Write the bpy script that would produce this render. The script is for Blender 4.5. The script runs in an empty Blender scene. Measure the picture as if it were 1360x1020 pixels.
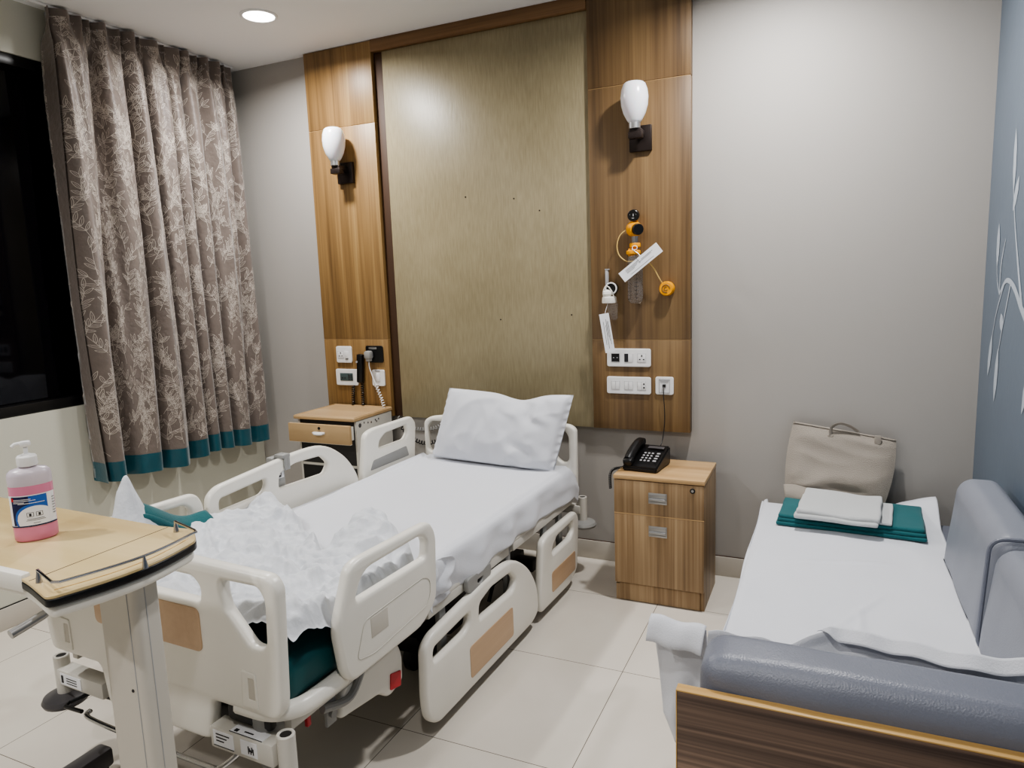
import bpy, bmesh, math, random
from mathutils import Vector, Matrix, noise
random.seed(7)
PI = math.pi
SC = bpy.context.scene
COL = SC.collection

# ------------------------------------------------------------------ materials
def _mat(name):
    m = bpy.data.materials.new(name); m.use_nodes = True
    nt = m.node_tree; b = nt.nodes['Principled BSDF']
    return m, nt, b
def N(nt, t, **kw):
    n = nt.nodes.new(t)
    for k, v in kw.items():
        if k in n.inputs.keys() if hasattr(n.inputs, 'keys') else False: n.inputs[k].default_value = v
        else: setattr(n, k, v)
    return n
def srgb(r, g, b):
    f = lambda c: (c/255/12.92) if c/255 <= .04045 else ((c/255+.055)/1.055)**2.4
    return (f(r), f(g), f(b), 1)
def plain(name, c, rough=.5, metal=0, bump=0, bscale=60, var=0, vscale=3, **kw):
    m, nt, b = _mat(name)
    b.inputs['Base Color'].default_value = c
    b.inputs['Roughness'].default_value = rough
    b.inputs['Metallic'].default_value = metal
    for k, v in kw.items(): b.inputs[k.replace('_', ' ')].default_value = v
    tc = nt.nodes.new('ShaderNodeTexCoord')
    nz = nt.nodes.new('ShaderNodeTexNoise'); nz.inputs['Scale'].default_value = vscale; nz.inputs['Detail'].default_value = 5
    nt.links.new(tc.outputs['Object'], nz.inputs['Vector'])
    v = var or .04
    r = nt.nodes.new('ShaderNodeValToRGB')
    r.color_ramp.elements[0].position = .3; r.color_ramp.elements[1].position = .7
    r.color_ramp.elements[0].color = (c[0]*(1-v), c[1]*(1-v), c[2]*(1-v), 1)
    r.color_ramp.elements[1].color = (min(1, c[0]*(1+v)), min(1, c[1]*(1+v)), min(1, c[2]*(1+v)), 1)
    nt.links.new(nz.outputs['Fac'], r.inputs['Fac']); nt.links.new(r.outputs['Color'], b.inputs['Base Color'])
    if bump:
        n2 = nt.nodes.new('ShaderNodeTexNoise'); n2.inputs['Scale'].default_value = bscale; n2.inputs['Detail'].default_value = 4
        nt.links.new(tc.outputs['Object'], n2.inputs['Vector'])
        bp = nt.nodes.new('ShaderNodeBump'); bp.inputs['Strength'].default_value = bump; bp.inputs['Distance'].default_value = .01
        nt.links.new(n2.outputs['Fac'], bp.inputs['Height']); nt.links.new(bp.outputs['Normal'], b.inputs['Normal'])
    return m
def wood(name, c_dark, c_mid, c_light, rough=.45, axis='z', fine=90, broad=5, off=0.0, fstr=.75):
    m, nt, b = _mat(name)
    tc = nt.nodes.new('ShaderNodeTexCoord')
    def nz(sc, long, det=6, dist=0.):
        mp = nt.nodes.new('ShaderNodeMapping')
        s = {'z': (sc, sc, long), 'x': (long, sc, sc), 'y': (sc, long, sc)}[axis]
        mp.inputs['Scale'].default_value = s; mp.inputs['Location'].default_value = (off, off*1.7, off*.6)
        n = nt.nodes.new('ShaderNodeTexNoise'); n.inputs['Scale'].default_value = 1; n.inputs['Detail'].default_value = det
        n.inputs['Distortion'].default_value = dist
        nt.links.new(tc.outputs['Object'], mp.inputs['Vector']); nt.links.new(mp.outputs['Vector'], n.inputs['Vector'])
        return n.outputs['Fac']
    a = nz(broad, .35, 3, .6); f = nz(fine, 1.6, 6); g = nz(fine*.3, .7, 4, .3)
    def math_(op, x, y):
        n = nt.nodes.new('ShaderNodeMath'); n.operation = op
        for i, q in enumerate((x, y)):
            if isinstance(q, (int, float)): n.inputs[i].default_value = q
            else: nt.links.new(q, n.inputs[i])
        return n.outputs[0]
    s = math_('ADD', math_('MULTIPLY', a, .8), math_('ADD', math_('MULTIPLY', f, .55*fstr), math_('MULTIPLY', g, .6*fstr)))
    s = math_('MULTIPLY', s, 1/(.8+1.15*fstr))
    r = nt.nodes.new('ShaderNodeValToRGB'); cr = r.color_ramp
    cr.elements[0].position = .38; cr.elements[0].color = c_dark
    cr.elements[1].position = .62; cr.elements[1].color = c_light
    e = cr.elements.new(.5); e.color = c_mid
    nt.links.new(s, r.inputs['Fac']); nt.links.new(r.outputs['Color'], b.inputs['Base Color'])
    b.inputs['Roughness'].default_value = rough
    bp = nt.nodes.new('ShaderNodeBump'); bp.inputs['Strength'].default_value = .12; bp.inputs['Distance'].default_value = .002
    nt.links.new(f, bp.inputs['Height']); nt.links.new(bp.outputs['Normal'], b.inputs['Normal'])
    return m
M = {}
M['wall'] = plain('wall_paint', srgb(168, 164, 159), .55, bump=.03, bscale=120, var=.012, vscale=1.2)
M['wall_left'] = plain('left_wall_paint', srgb(200, 199, 186), .5, bump=.03, bscale=120, var=.015, vscale=1.2)
M['blue_wall'] = plain('blue_grey_wall_paint', srgb(100, 112, 126), .4, bump=.05, bscale=30, var=.05, vscale=2.5)
M['mural'] = plain('mural_white', srgb(176, 184, 194), .5)
M['ceiling'] = plain('ceiling_paint', srgb(240, 240, 240), .7, var=.01)
M['oak'] = wood('oak_veneer', srgb(108, 83, 52), srgb(140, 110, 70), srgb(166, 136, 90), .42)
M['oak2'] = wood('oak_veneer_right', srgb(90, 70, 48), srgb(118, 94, 65), srgb(143, 118, 83), .42, off=4.3)
M['oak_rail'] = wood('oak_veneer_dark', srgb(96, 70, 46), srgb(120, 90, 60), srgb(140, 108, 74), .45, axis='x')
M['oak_edge'] = plain('oak_edge_band', srgb(206, 172, 126), .45)
M['oak_dark'] = plain('dark_joint_and_reveal_shade', srgb(72, 50, 34), .6)
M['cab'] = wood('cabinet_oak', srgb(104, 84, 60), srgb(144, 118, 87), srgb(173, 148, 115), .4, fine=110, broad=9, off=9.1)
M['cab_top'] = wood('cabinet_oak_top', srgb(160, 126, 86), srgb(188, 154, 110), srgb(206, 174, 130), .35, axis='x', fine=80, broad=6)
M['maple'] = wood('maple_laminate', srgb(196, 172, 124), srgb(206, 184, 138), srgb(216, 196, 152), .25, axis='x', fine=30, broad=4, fstr=.4)
M['beech'] = wood('beech_laminate', srgb(176, 146, 108), srgb(185, 156, 117), srgb(194, 166, 127), .35, axis='x', fine=50, broad=5, fstr=.4)
M['beech_in'] = wood('beech_inlay', srgb(188, 156, 126), srgb(197, 167, 136), srgb(206, 177, 146), .4, axis='y', fine=60, broad=6, fstr=.4)
M['walnut'] = wood('dark_zebra_veneer', srgb(66, 53, 47), srgb(104, 86, 75), srgb(140, 117, 101), .45, axis='x', fine=170, broad=30, off=2)
M['ply'] = wood('ply_edge', srgb(178, 140, 84), srgb(196, 160, 100), srgb(208, 176, 118), .5, axis='x', fine=90, broad=10)
M['cream'] = plain('cream_plastic', srgb(232, 229, 220), .32, bump=.02, bscale=200, var=.02, vscale=6)
M['cream_metal'] = plain('cream_painted_metal', srgb(205, 202, 194), .4, var=.03, vscale=10)
M['column'] = plain('grey_beige_plastic', srgb(200, 195, 185), .45, var=.03, vscale=4)
M['grey_pl'] = plain('grey_plastic', srgb(150, 150, 148), .45)
M['dgrey'] = plain('dark_grey_plastic', srgb(78, 76, 78), .35)
M['black'] = plain('black_plastic', srgb(16, 16, 18), .35)
M['mech'] = plain('dark_machinery_and_shade', srgb(34, 33, 34), .5)  # dark parts; also painted shade under the bed and inside the pale cabinet
M['chrome'] = plain('chrome', srgb(190, 190, 192), .18, 1)
M['steel'] = plain('brushed_steel', srgb(176, 176, 176), .35, .9)
M['bronze'] = plain('dark_bronze', srgb(58, 50, 48), .35, .6)
M['red'] = plain('red_plastic', srgb(190, 36, 48), .4)
M['white'] = plain('white_plastic', srgb(232, 232, 232), .3)
M['white2'] = plain('white_plastic_line', srgb(170, 170, 172), .4)
M['paper'] = plain('paper', srgb(235, 236, 240), .6)
M['ink'] = plain('ink', srgb(38, 38, 42), .6)
M['sheet'] = plain('white_cotton', srgb(211, 213, 219), .85, bump=.15, bscale=300, var=.015, Sheen_Weight=.2)
M['sheet2'] = plain('white_cotton_crumpled', srgb(208, 211, 216), .85, bump=.8, bscale=24, var=.02, Sheen_Weight=.2)
M['towel'] = plain('white_terry', srgb(228, 230, 230), .95, bump=.9, bscale=420, var=.02, Sheen_Weight=.3)
M['teal'] = plain('teal_cloth', srgb(20, 94, 99), .8, bump=.3, bscale=260, var=.06, vscale=12, Sheen_Weight=.15)
M['teal_satin'] = plain('teal_satin', srgb(20, 78, 90), .3, bump=.15, bscale=40, var=.12, vscale=14, Sheen_Weight=.3)
M['teal_vinyl'] = plain('teal_vinyl', srgb(16, 84, 88), .5, bump=.1, bscale=12, var=.08)
M['canvas'] = plain('beige_canvas', srgb(164, 156, 146), .9, bump=.6, bscale=350, var=.04, vscale=10)
M['vinyl'] = plain('grey_leatherette', srgb(116, 120, 132), .36, bump=.15, bscale=260, var=.02, vscale=5)
M['vinyl2'] = plain('grey_leatherette_cushion', srgb(130, 134, 144), .42, bump=.12, bscale=260, var=.03, vscale=5)
M['yellow'] = plain('yellow_plastic', srgb(232, 158, 18), .35)
M['tube_y'] = plain('pale_tubing', srgb(206, 176, 110), .3)
M['frost'] = plain('frosted_glass', srgb(238, 240, 246), .25, Subsurface_Weight=.3)
M['glass_bottle'] = plain('clear_plastic', (.9, .9, .9, 1), .08, Transmission_Weight=.93, IOR=1.25)
M['bottle_top'] = plain('translucent_plastic', srgb(226, 216, 226), .3, Transmission_Weight=.25)
M['pink'] = plain('pink_liquid', srgb(226, 140, 172), .22, Transmission_Weight=.12)
M['blue_print'] = plain('blue_print', srgb(40, 96, 178), .4)
M['navy_print'] = plain('navy_print', srgb(18, 30, 74), .4)
M['fabric_line'] = plain('embroidery_thread', srgb(190, 180, 170), .55, Sheen_Weight=.4)
M['lcd'] = plain('lcd', srgb(78, 92, 92), .3)
# fabric taupe (slightly glossy jacquard)
M['curtain'] = plain('taupe_jacquard', srgb(112, 101, 94), .5, bump=.35, bscale=45, var=.08, vscale=25, Sheen_Weight=.4)
# beige grasscloth insert
def grass():
    m, nt, b = _mat('beige_grasscloth')
    tc = nt.nodes.new('ShaderNodeTexCoord'); mp = nt.nodes.new('ShaderNodeMapping'); mp.inputs['Scale'].default_value = (160, 160, 14)
    n = nt.nodes.new('ShaderNodeTexNoise'); n.inputs['Scale'].default_value = 1; n.inputs['Detail'].default_value = 4
    n2 = nt.nodes.new('ShaderNodeTexNoise'); n2.inputs['Scale'].default_value = 2.2; n2.inputs['Detail'].default_value = 5
    nt.links.new(tc.outputs['Object'], mp.inputs['Vector']); nt.links.new(mp.outputs['Vector'], n.inputs['Vector']); nt.links.new(tc.outputs['Object'], n2.inputs['Vector'])
    a = nt.nodes.new('ShaderNodeMath'); a.operation = 'ADD'; nt.links.new(n.outputs['Fac'], a.inputs[0]); nt.links.new(n2.outputs['Fac'], a.inputs[1])
    h = nt.nodes.new('ShaderNodeMath'); h.operation = 'MULTIPLY'; h.inputs[1].default_value = .5; nt.links.new(a.outputs[0], h.inputs[0])
    r = nt.nodes.new('ShaderNodeValToRGB'); r.color_ramp.elements[0].position = .36; r.color_ramp.elements[1].position = .66
    r.color_ramp.elements[0].color = srgb(143, 132, 104); r.color_ramp.elements[1].color = srgb(166, 155, 126)
    nt.links.new(h.outputs[0], r.inputs['Fac']); nt.links.new(r.outputs['Color'], b.inputs['Base Color'])
    b.inputs['Roughness'].default_value = .38
    bp = nt.nodes.new('ShaderNodeBump'); bp.inputs['Strength'].default_value = .15; bp.inputs['Distance'].default_value = .003
    nt.links.new(n.outputs['Fac'], bp.inputs['Height']); nt.links.new(bp.outputs['Normal'], b.inputs['Normal'])
    return m
M['grass'] = grass()
def tile():
    m, nt, b = _mat('floor_tile')
    g = nt.nodes.new('ShaderNodeNewGeometry'); sx = nt.nodes.new('ShaderNodeSeparateXYZ'); nt.links.new(g.outputs['Position'], sx.inputs[0])
    def mth(op, x, y=None, z=None):
        n = nt.nodes.new('ShaderNodeMath'); n.operation = op
        for i, q in enumerate((x, y, z)):
            if q is None: continue
            if isinstance(q, (int, float)): n.inputs[i].default_value = q
            else: nt.links.new(q, n.inputs[i])
        return n.outputs[0]
    def line(o, off):
        f = mth('FRACT', mth('DIVIDE', mth('ADD', o, 12.0-off), .6))
        return mth('LESS_THAN', mth('ABSOLUTE', mth('SUBTRACT', f, .5)), .4978)   # 1 inside tile
    inside = mth('MULTIPLY', line(sx.outputs['X'], -.681), line(sx.outputs['Y'], 2.405))
    n = nt.nodes.new('ShaderNodeTexNoise'); n.inputs['Scale'].default_value = 1.6; n.inputs['Detail'].default_value = 8; n.inputs['Distortion'].default_value = .6
    nt.links.new(g.outputs['Position'], n.inputs['Vector'])
    r = nt.nodes.new('ShaderNodeValToRGB'); r.color_ramp.elements[0].position = .3; r.color_ramp.elements[1].position = .7
    r.color_ramp.elements[0].color = srgb(204, 197, 186); r.color_ramp.elements[1].color = srgb(216, 210, 200)
    nt.links.new(n.outputs['Fac'], r.inputs['Fac'])
    mx = nt.nodes.new('ShaderNodeMixRGB'); nt.links.new(inside, mx.inputs['Fac']); mx.inputs[1].default_value = srgb(108, 100, 92)
    nt.links.new(r.outputs['Color'], mx.inputs[2]); nt.links.new(mx.outputs[0], b.inputs['Base Color'])
    b.inputs['Roughness'].default_value = .22
    b.inputs['Specular IOR Level'].default_value = .4
    return m
M['tile'] = tile()
M['base'] = plain('skirting_tile', srgb(192, 186, 176), .3, var=.03)
def nightglass():
    m, nt, b = _mat('night_window_glass')
    b.inputs['Base Color'].default_value = (.002, .002, .004, 1); b.inputs['Roughness'].default_value = .04
    b.inputs['Specular IOR Level'].default_value = .25
    return m
M['glass'] = nightglass()
def emis(name, c, s):
    m, nt, b = _mat(name); b.inputs['Emission Color'].default_value = c; b.inputs['Emission Strength'].default_value = s; return m
M['lamp'] = emis('lamp_diffuser', (1, .96, .9, 1), 14)

# ------------------------------------------------------------------ mesh helpers
class MB:
    def __init__(s): s.v = []; s.f = []; s.m = []
    def add(s, vs, fs, mi=0, mat=None):
        o = len(s.v)
        for p in vs:
            p = Vector(p); s.v.append(mat @ p if mat else p)
        for f in fs: s.f.append([i+o for i in f]); s.m.append(mi)
        return s
    def bm(s, bm, mi=0, mat=None):
        bm.verts.ensure_lookup_table(); bm.verts.index_update()
        s.add([v.co.copy() for v in bm.verts], [[v.index for v in f.verts] for f in bm.faces], mi, mat); bm.free(); return s
    def box(s, lo, hi, bev=0, mi=0, mat=None, seg=2):
        bm = bmesh.new(); bmesh.ops.create_cube(bm, size=1)
        lo = Vector(lo); hi = Vector(hi); c = (lo+hi)/2; d = hi-lo
        for v in bm.verts: v.co = Vector((v.co.x*d.x, v.co.y*d.y, v.co.z*d.z))+c
        if bev: bmesh.ops.bevel(bm, geom=bm.edges[:], offset=min(bev, min(abs(x) for x in d)*.49), segments=seg, profile=.5, affect='EDGES')
        return s.bm(bm, mi, mat)
    def tube(s, pts, r, n=8, mi=0, closed=False, mat=None, flat=1.0):
        pts = [Vector(p) for p in pts]; L = len(pts); vs = []; up = None
        for i, p in enumerate(pts):
            a = pts[(i-1) % L] if (i or closed) else p; b = pts[(i+1) % L] if (i < L-1 or closed) else p
            t = (b-a).normalized()
            if up is None:
                up = t.orthogonal().normalized()
            up = (up - t*up.dot(t)); up = up.normalized() if up.length > 1e-6 else t.orthogonal().normalized()
            w = t.cross(up); rr = r[i] if isinstance(r, (list, tuple)) else r
            for k in range(n):
                q = 2*PI*k/n; vs.append(p+up*math.cos(q)*rr+w*math.sin(q)*rr*flat)
        fs = []
        for i in range(L if closed else L-1):
            for k in range(n):
                a = i*n+k; b = i*n+(k+1) % n; c = ((i+1) % L)*n+(k+1) % n; d = ((i+1) % L)*n+k
                fs.append((a, b, c, d))
        if not closed: fs += [tuple(range(n-1, -1, -1)), tuple(range((L-1)*n, L*n))]
        return s.add(vs, fs, mi, mat)
    def cyl(s, a, b, r, r2=None, n=24, mi=0, mat=None, bev=0):
        a = Vector(a); b = Vector(b); r2 = r if r2 is None else r2
        if bev:
            d = (b-a).normalized()
            return s.tube([a, a+d*1e-5, a+d*bev, b-d*bev, b-d*1e-5, b], [r-bev, r-bev, r, r2, r2-bev, r2-bev], n, mi, mat=mat)
        return s.tube([a, b], [r, r2], n, mi, mat=mat)
    def lathe(s, prof, o=(0, 0, 0), n=32, mi=0, mat=None, sx=1, sy=1, cap=True):
        vs = []; fs = []
        for r, z in prof:
            for k in range(n):
                q = 2*PI*k/n; vs.append((o[0]+r*math.cos(q)*sx, o[1]+r*math.sin(q)*sy, o[2]+z))
        for i in range(len(prof)-1):
            for k in range(n):
                fs.append((i*n+k, i*n+(k+1) % n, (i+1)*n+(k+1) % n, (i+1)*n+k))
        if cap: fs += [tuple(range(n-1, -1, -1)), tuple(range((len(prof)-1)*n, len(prof)*n))]
        return s.add(vs, fs, mi, mat)
    def grid(s, fn, nu, nv, mi=0, mat=None, wrap=False):
        vs = [fn(i/nu, j/nv) for j in range(nv+1) for i in range(nu+1)]
        fs = [(j*(nu+1)+i, j*(nu+1)+i+1, (j+1)*(nu+1)+i+1, (j+1)*(nu+1)+i) for j in range(nv) for i in range(nu)]
        return s.add(vs, fs, mi, mat)
    def build(s, name, mats, parent=None, loc=None, sharp=35, solid=0, sub=0, off=-1):
        me = bpy.data.meshes.new(name); me.from_pydata([tuple(v) for v in s.v], [], s.f)
        mats = mats if isinstance(mats, (list, tuple)) else [mats]
        for m in mats: me.materials.append(M[m])
        me.polygons.foreach_set('material_index', s.m)
        bm = bmesh.new(); bm.from_mesh(me); bmesh.ops.recalc_face_normals(bm, faces=bm.faces[:]) if not solid and sharp != 999 else None
        bm.to_mesh(me); bm.free()
        me.polygons.foreach_set('use_smooth', [True]*len(me.polygons))
        if sharp < 180: me.set_sharp_from_angle(angle=math.radians(sharp))
        o = bpy.data.objects.new(name, me); COL.objects.link(o)
        if parent: o.parent = parent
        if loc: o.location = loc
        if solid:
            md = o.modifiers.new('s', 'SOLIDIFY'); md.thickness = solid; md.offset = off
        if sub:
            md = o.modifiers.new('ss', 'SUBSURF'); md.levels = sub; md.render_levels = sub
        return o
def rounded(poly, rad=.02, n=5):
    out = []; L = len(poly)
    for i in range(L):
        p = Vector(poly[i][:2]); r = poly[i][2] if len(poly[i]) > 2 else rad
        a = Vector(poly[i-1][:2]); b = Vector(poly[(i+1) % L][:2])
        da = a-p; db = b-p
        ra = min(r, da.length*.48); rb = min(r, db.length*.48); rr = min(ra, rb)
        if rr < 1e-5: out.append(p); continue
        s0 = p+da.normalized()*rr; s1 = p+db.normalized()*rr
        for k in range(n+1):
            t = k/n; out.append(s0*(1-t)**2+p*2*t*(1-t)+s1*t*t)
    return out
def plate(outline, holes, thick, bev=.008, rad=.02, hrad=.018, res=3):
    """2D panel in XY, thickness along Z centred, rounded edges; returns bmesh"""
    cu = bpy.data.curves.new('c', 'CURVE'); cu.dimensions = '2D'; cu.fill_mode = 'BOTH'
    cu.extrude = max(thick/2-bev, 1e-4); cu.bevel_depth = bev; cu.bevel_resolution = res; cu.offset = -bev
    for k, pl in enumerate([outline]+list(holes)):
        pts = rounded(pl, rad if k == 0 else hrad)
        sp = cu.splines.new('POLY'); sp.points.add(len(pts)-1)
        for i, p in enumerate(pts): sp.points[i].co = (p[0], p[1], 0, 1)
        sp.use_cyclic_u = True
    o = bpy.data.objects.new('c', cu); COL.objects.link(o)
    dg = bpy.context.evaluated_depsgraph_get(); dg.update()
    me = bpy.data.meshes.new_from_object(o.evaluated_get(dg))
    bm = bmesh.new(); bm.from_mesh(me); bmesh.ops.remove_doubles(bm, verts=bm.verts[:], dist=1e-5)
    bpy.data.objects.remove(o); bpy.data.curves.remove(cu); bpy.data.meshes.remove(me)
    return bm
# plane maps: (a,b,c)-> world for panels
def XZ(y=0):   # outline (x,z), thickness along y
    return Matrix(((1, 0, 0, 0), (0, 0, -1, y), (0, 1, 0, 0), (0, 0, 0, 1)))
def YZ(x=0):   # outline (y,z), thickness along x
    return Matrix(((0, 0, 1, x), (1, 0, 0, 0), (0, 1, 0, 0), (0, 0, 0, 1)))
def text_mesh(mb, s, size, mat, mi=0, ext=.0003):
    cu = bpy.data.curves.new('t', 'FONT'); cu.body = s; cu.size = size; cu.extrude = ext; cu.align_x = 'CENTER'; cu.align_y = 'CENTER'; cu.resolution_u = 2
    o = bpy.data.objects.new('t', cu); COL.objects.link(o); dg = bpy.context.evaluated_depsgraph_get(); dg.update()
    me = bpy.data.meshes.new_from_object(o.evaluated_get(dg)); bm = bmesh.new(); bm.from_mesh(me)
    bpy.data.objects.remove(o); bpy.data.curves.remove(cu); bpy.data.meshes.remove(me)
    mb.bm(bm, mi, mat)
def helix(path, r, turns, n=10):
    """coil around a polyline path"""
    path = [Vector(p) for p in path]; seg = [(path[i+1]-path[i]).length for i in range(len(path)-1)]; L = sum(seg)
    out = []; tot = int(turns*n)
    for k in range(tot+1):
        d = L*k/tot; i = 0
        while i < len(seg)-1 and d > seg[i]: d -= seg[i]; i += 1
        p = path[i].lerp(path[i+1], min(1, d/seg[i])); t = (path[i+1]-path[i]).normalized()
        u = Vector((0, 1, 0)); u = (u-t*u.dot(t)).normalized(); w = t.cross(u); q = 2*PI*k/n
        out.append(p+u*math.cos(q)*r+w*math.sin(q)*r)
    return out
def smooth_path(pts, n=8):
    pts = [Vector(p) for p in pts]; out = []
    for i in range(len(pts)-1):
        p0 = pts[max(i-1, 0)]; p1 = pts[i]; p2 = pts[i+1]; p3 = pts[min(i+2, len(pts)-1)]
        for k in range(n):
            t = k/n; out.append(.5*((2*p1)+(p2-p0)*t+(2*p0-5*p1+4*p2-p3)*t*t+(3*p1-p0-3*p2+p3)*t**3))
    out.append(pts[-1]); return out
def tag(o, label, cat, group=None):
    o['label'] = label; o['category'] = cat
    if group: o['group'] = group
    return o
def thing(name, label, cat, loc=(0, 0, 0), rotz=0, group=None):
    o = bpy.data.objects.new(name, None); COL.objects.link(o); o.location = loc; o.rotation_euler = (0, 0, rotz)
    o.empty_display_size = .05
    return tag(o, label, cat, group)
def struct(o): o['kind'] = 'structure'; return o
def sm(x): x = max(0, min(1, x)); return x*x*(3-2*x)
def lerp_tab(t, x):
    if x <= t[0][0]: return t[0][1]
    for (a, b), (c, d) in zip(t, t[1:]):
        if x <= c: return b+(d-b)*(x-a)/(c-a)
    return t[-1][1]
def nz(x, y, z=0, s=1): return noise.noise(Vector((x*s, y*s, z*s)))
def ridge(x, y, z, s):
    w = Vector((nz(x, y, z+7, s*.6)*.5, nz(x, y, z+19, s*.6)*.5, 0))
    return 1-math.sqrt(noise.noise(Vector((x*s, y*s, z))+w)**2+.003)*2
def ridge_old(x, y, z, s):   # sharp crease ridges 0..1
    w = Vector((nz(x, y, z+7, s*.6)*.5, nz(x, y, z+19, s*.6)*.5, 0))
    return 1-abs(noise.noise(Vector((x*s, y*s, z))+w))*2

# ------------------------------------------------------------------ room shell
XL, XR, YB, YF, ZC = -3.367, .568, 3.417, -1.6, 2.80
struct(MB().box((XL-.2, YF-.1, -.1), (XR+.1, YB+.1, 0)).build('floor', 'tile'))
struct(MB().box((XL-.2, YF-.1, ZC), (XR+.1, YB+.1, ZC+.1)).build('ceiling', 'ceiling'))
struct(MB().box((XL-.2, YB, 0), (XR+.1, YB+.1, ZC)).build('wall_back', 'wall'))
struct(MB().box((XR, YF, 0), (XR+.1, YB, ZC)).build('wall_right', 'blue_wall'))
struct(MB().box((XL-.2, YF-.1, 0), (XR+.1, YF, ZC)).build('wall_front', 'wall'))
WY0, WY1, WZ0, WZ1 = -.6, 2.95, .948, 2.566
w = MB()
w.box((XL-.14, YF, 0), (XL, YB, WZ0)); w.box((XL-.14, YF, WZ1), (XL, YB, ZC))
w.box((XL-.14, YF, WZ0), (XL, WY0, WZ1)); w.box((XL-.14, WY1, WZ0), (XL, YB, WZ1))
struct(w.build('wall_left', 'wall_left'))
win = struct(bpy.data.objects.new('window_1', None)); COL.objects.link(win); win.location = (XL-.06, (WY0+WY1)/2, WZ0)
hw = (WY1-WY0)/2; hh = WZ1-WZ0
f = MB(); f.box((-.03, -hw, 0), (.05, hw, .05), .004); f.box((-.03, -hw, hh-.05), (.05, hw, hh), .004)
for y in (-hw, -hw/3-.02, hw/3-.02, hw-.05): f.box((-.03, y, .0), (.04, y+.05, hh), .004)
f.build('window_frame', 'black', win)
MB().box((-.012, -hw, 0), (-.004, hw, hh)).build('window_glass', 'glass', win)
def skirt(name, lo, hi): struct(MB().box(lo, hi, .002).build(name, 'base'))
skirt('baseboard_back', (XL, YB-.008, 0), (XR, YB, .1))
skirt('baseboard_left', (XL, YF, 0), (XL+.008, YB-.01, .1))
skirt('baseboard_right', (XR-.008, YF, 0), (XR, YB-.01, .1))
# thin dark joint above the skirting tiles
struct(MB().box((XL, YB-.0035, .1), (XR-.01, YB, .1035)).build('trim_1', 'oak_dark'))
struct(MB().box((XL, YF, .1), (XL+.0035, YB-.01, .105)).build('trim_2', 'black'))

# ------------------------------------------------------------------ wall panelling behind the bed
PY = 3.37
def wood_panel(x0, x1, label, mat, reveal=False):
    t = thing('wall_panel', label, 'wall panel', ((x0+x1)/2, YB, .722), group='oak veneer panels either side of the bed')
    hwid = (x1-x0)/2
    zs = [0, .453, 1.65, ZC-.722-.002]
    for a, b in zip(zs, zs[1:]):
        MB().box((-hwid, PY-YB, a+.0015), (hwid, -.003, b-.0015), .0012).build('veneer_board', mat, t)
    g = MB(); g.box((-hwid+.002, PY-YB+.003, .002), (hwid-.002, -.001, ZC-.722-.004))
    g.build('backing', 'oak_edge', t)
    return t
wood_panel(-2.772, -2.315, 'tall oak veneer wall panel on the left, between curtain and beige panel, behind the pale bedside cabinet', 'oak')
wood_panel(-1.088, -.602, 'tall oak veneer wall panel on the right, carrying the yellow gas regulator and switch plates', 'oak2')
t = MB(); t.box((-2.313, PY-.004, 2.737), (-1.09, YB-.001, ZC-.001), .0015)
tag(t.build('wall_panel', 'oak_rail'), 'dark oak horizontal rail at the ceiling above the beige panel', 'wall panel')
t = thing('wall_panel', 'large beige woven-look panel on the wall behind the bed head', 'wall panel', (-1.7, YB, .722))
MB().box((-2.255+1.7, -.03, 0), (-1.09+1.7, -.002, 2.013), .001).build('fabric_board', 'grass', t)
MB().box((-2.312+1.7, -.02, 0), (-2.252+1.7, -.002, 2.013), .001).build('edge_strip', 'oak_dark', t)  # dark strip paints the shade in the recessed reveal
# small screw plugs / scuffs
s = MB()
for x, z in ((-1.78, 1.93), (-1.5, 1.9), (-1.6, 1.28), (-1.36, 1.83), (-1.2, 1.3)):
    s.cyl((x+1.7, -.0315, z-.722), (x+1.7, -.029, z-.722), .004, n=8)
s.build('screw_plug', 'bronze', t)

# ------------------------------------------------------------------ curtain
CY0, CY1, CZ0, CZ1 = 2.215, 3.315, .56, 2.785
NPL = 8
def fold(s, t):
    """s 0..1 across, t 0 bottom..1 top -> (x offset, y shift)"""
    ph = s*NPL*2*PI + 1.5*math.sin(s*8+1.3) + .8*math.sin(s*19) + (.45+.9*(1-t))*math.sin(t*2.6+s*9)
    amp = (.070+.022*math.sin(s*17+.6)+.010*(1-t))*(1-.35*sm((t-.8)/.2))
    x = math.sin(ph)
    x = amp*(2*(math.cos(ph/2)**2+.003)**.30-1.25)
    ph2 = s*NPL*4*PI+2*math.sin(s*14)+t*2
    x += .010*math.sin(ph2)*(.4+t)
    y = .016*math.sin(ph)*(.6+.4*t)
    return x, y
def curt(s, t, off=0.0):
    x, y = fold(s, t)
    # pinch pleats near the top
    if t > .93:
        k = sm((t-.93)/.035); pl = math.sin(s*NPL*2*2*PI)
        x = x*(1-.55*k)+.014*k*pl*(1 if t < .97 else 1.6)
    yy = CY0+(CY1-CY0)*s + y
    z = CZ0+(CZ1-CZ0)*t + (.012*math.sin(s*11+.5)-.006)*(1-t)
    p = Vector((-3.275+.010*(1-t)+x, yy, z))
    if off:
        e = .002
        a = Vector(curt(min(1, s+e), t)); b = Vector(curt(max(0, s-e), t)); dv = a-b
        n = Vector((dv.y, -dv.x, 0)).normalized(); p += n*off
    return p
ct = thing('curtain', 'taupe pleated curtain embroidered with pale leaves and hemmed in teal, beside the dark window', 'curtain', (0, 0, 0))
cm = MB(); HB = .045
cm.grid(lambda a, b: curt(a, HB+b*(1-HB)), 420, 60)
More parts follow.
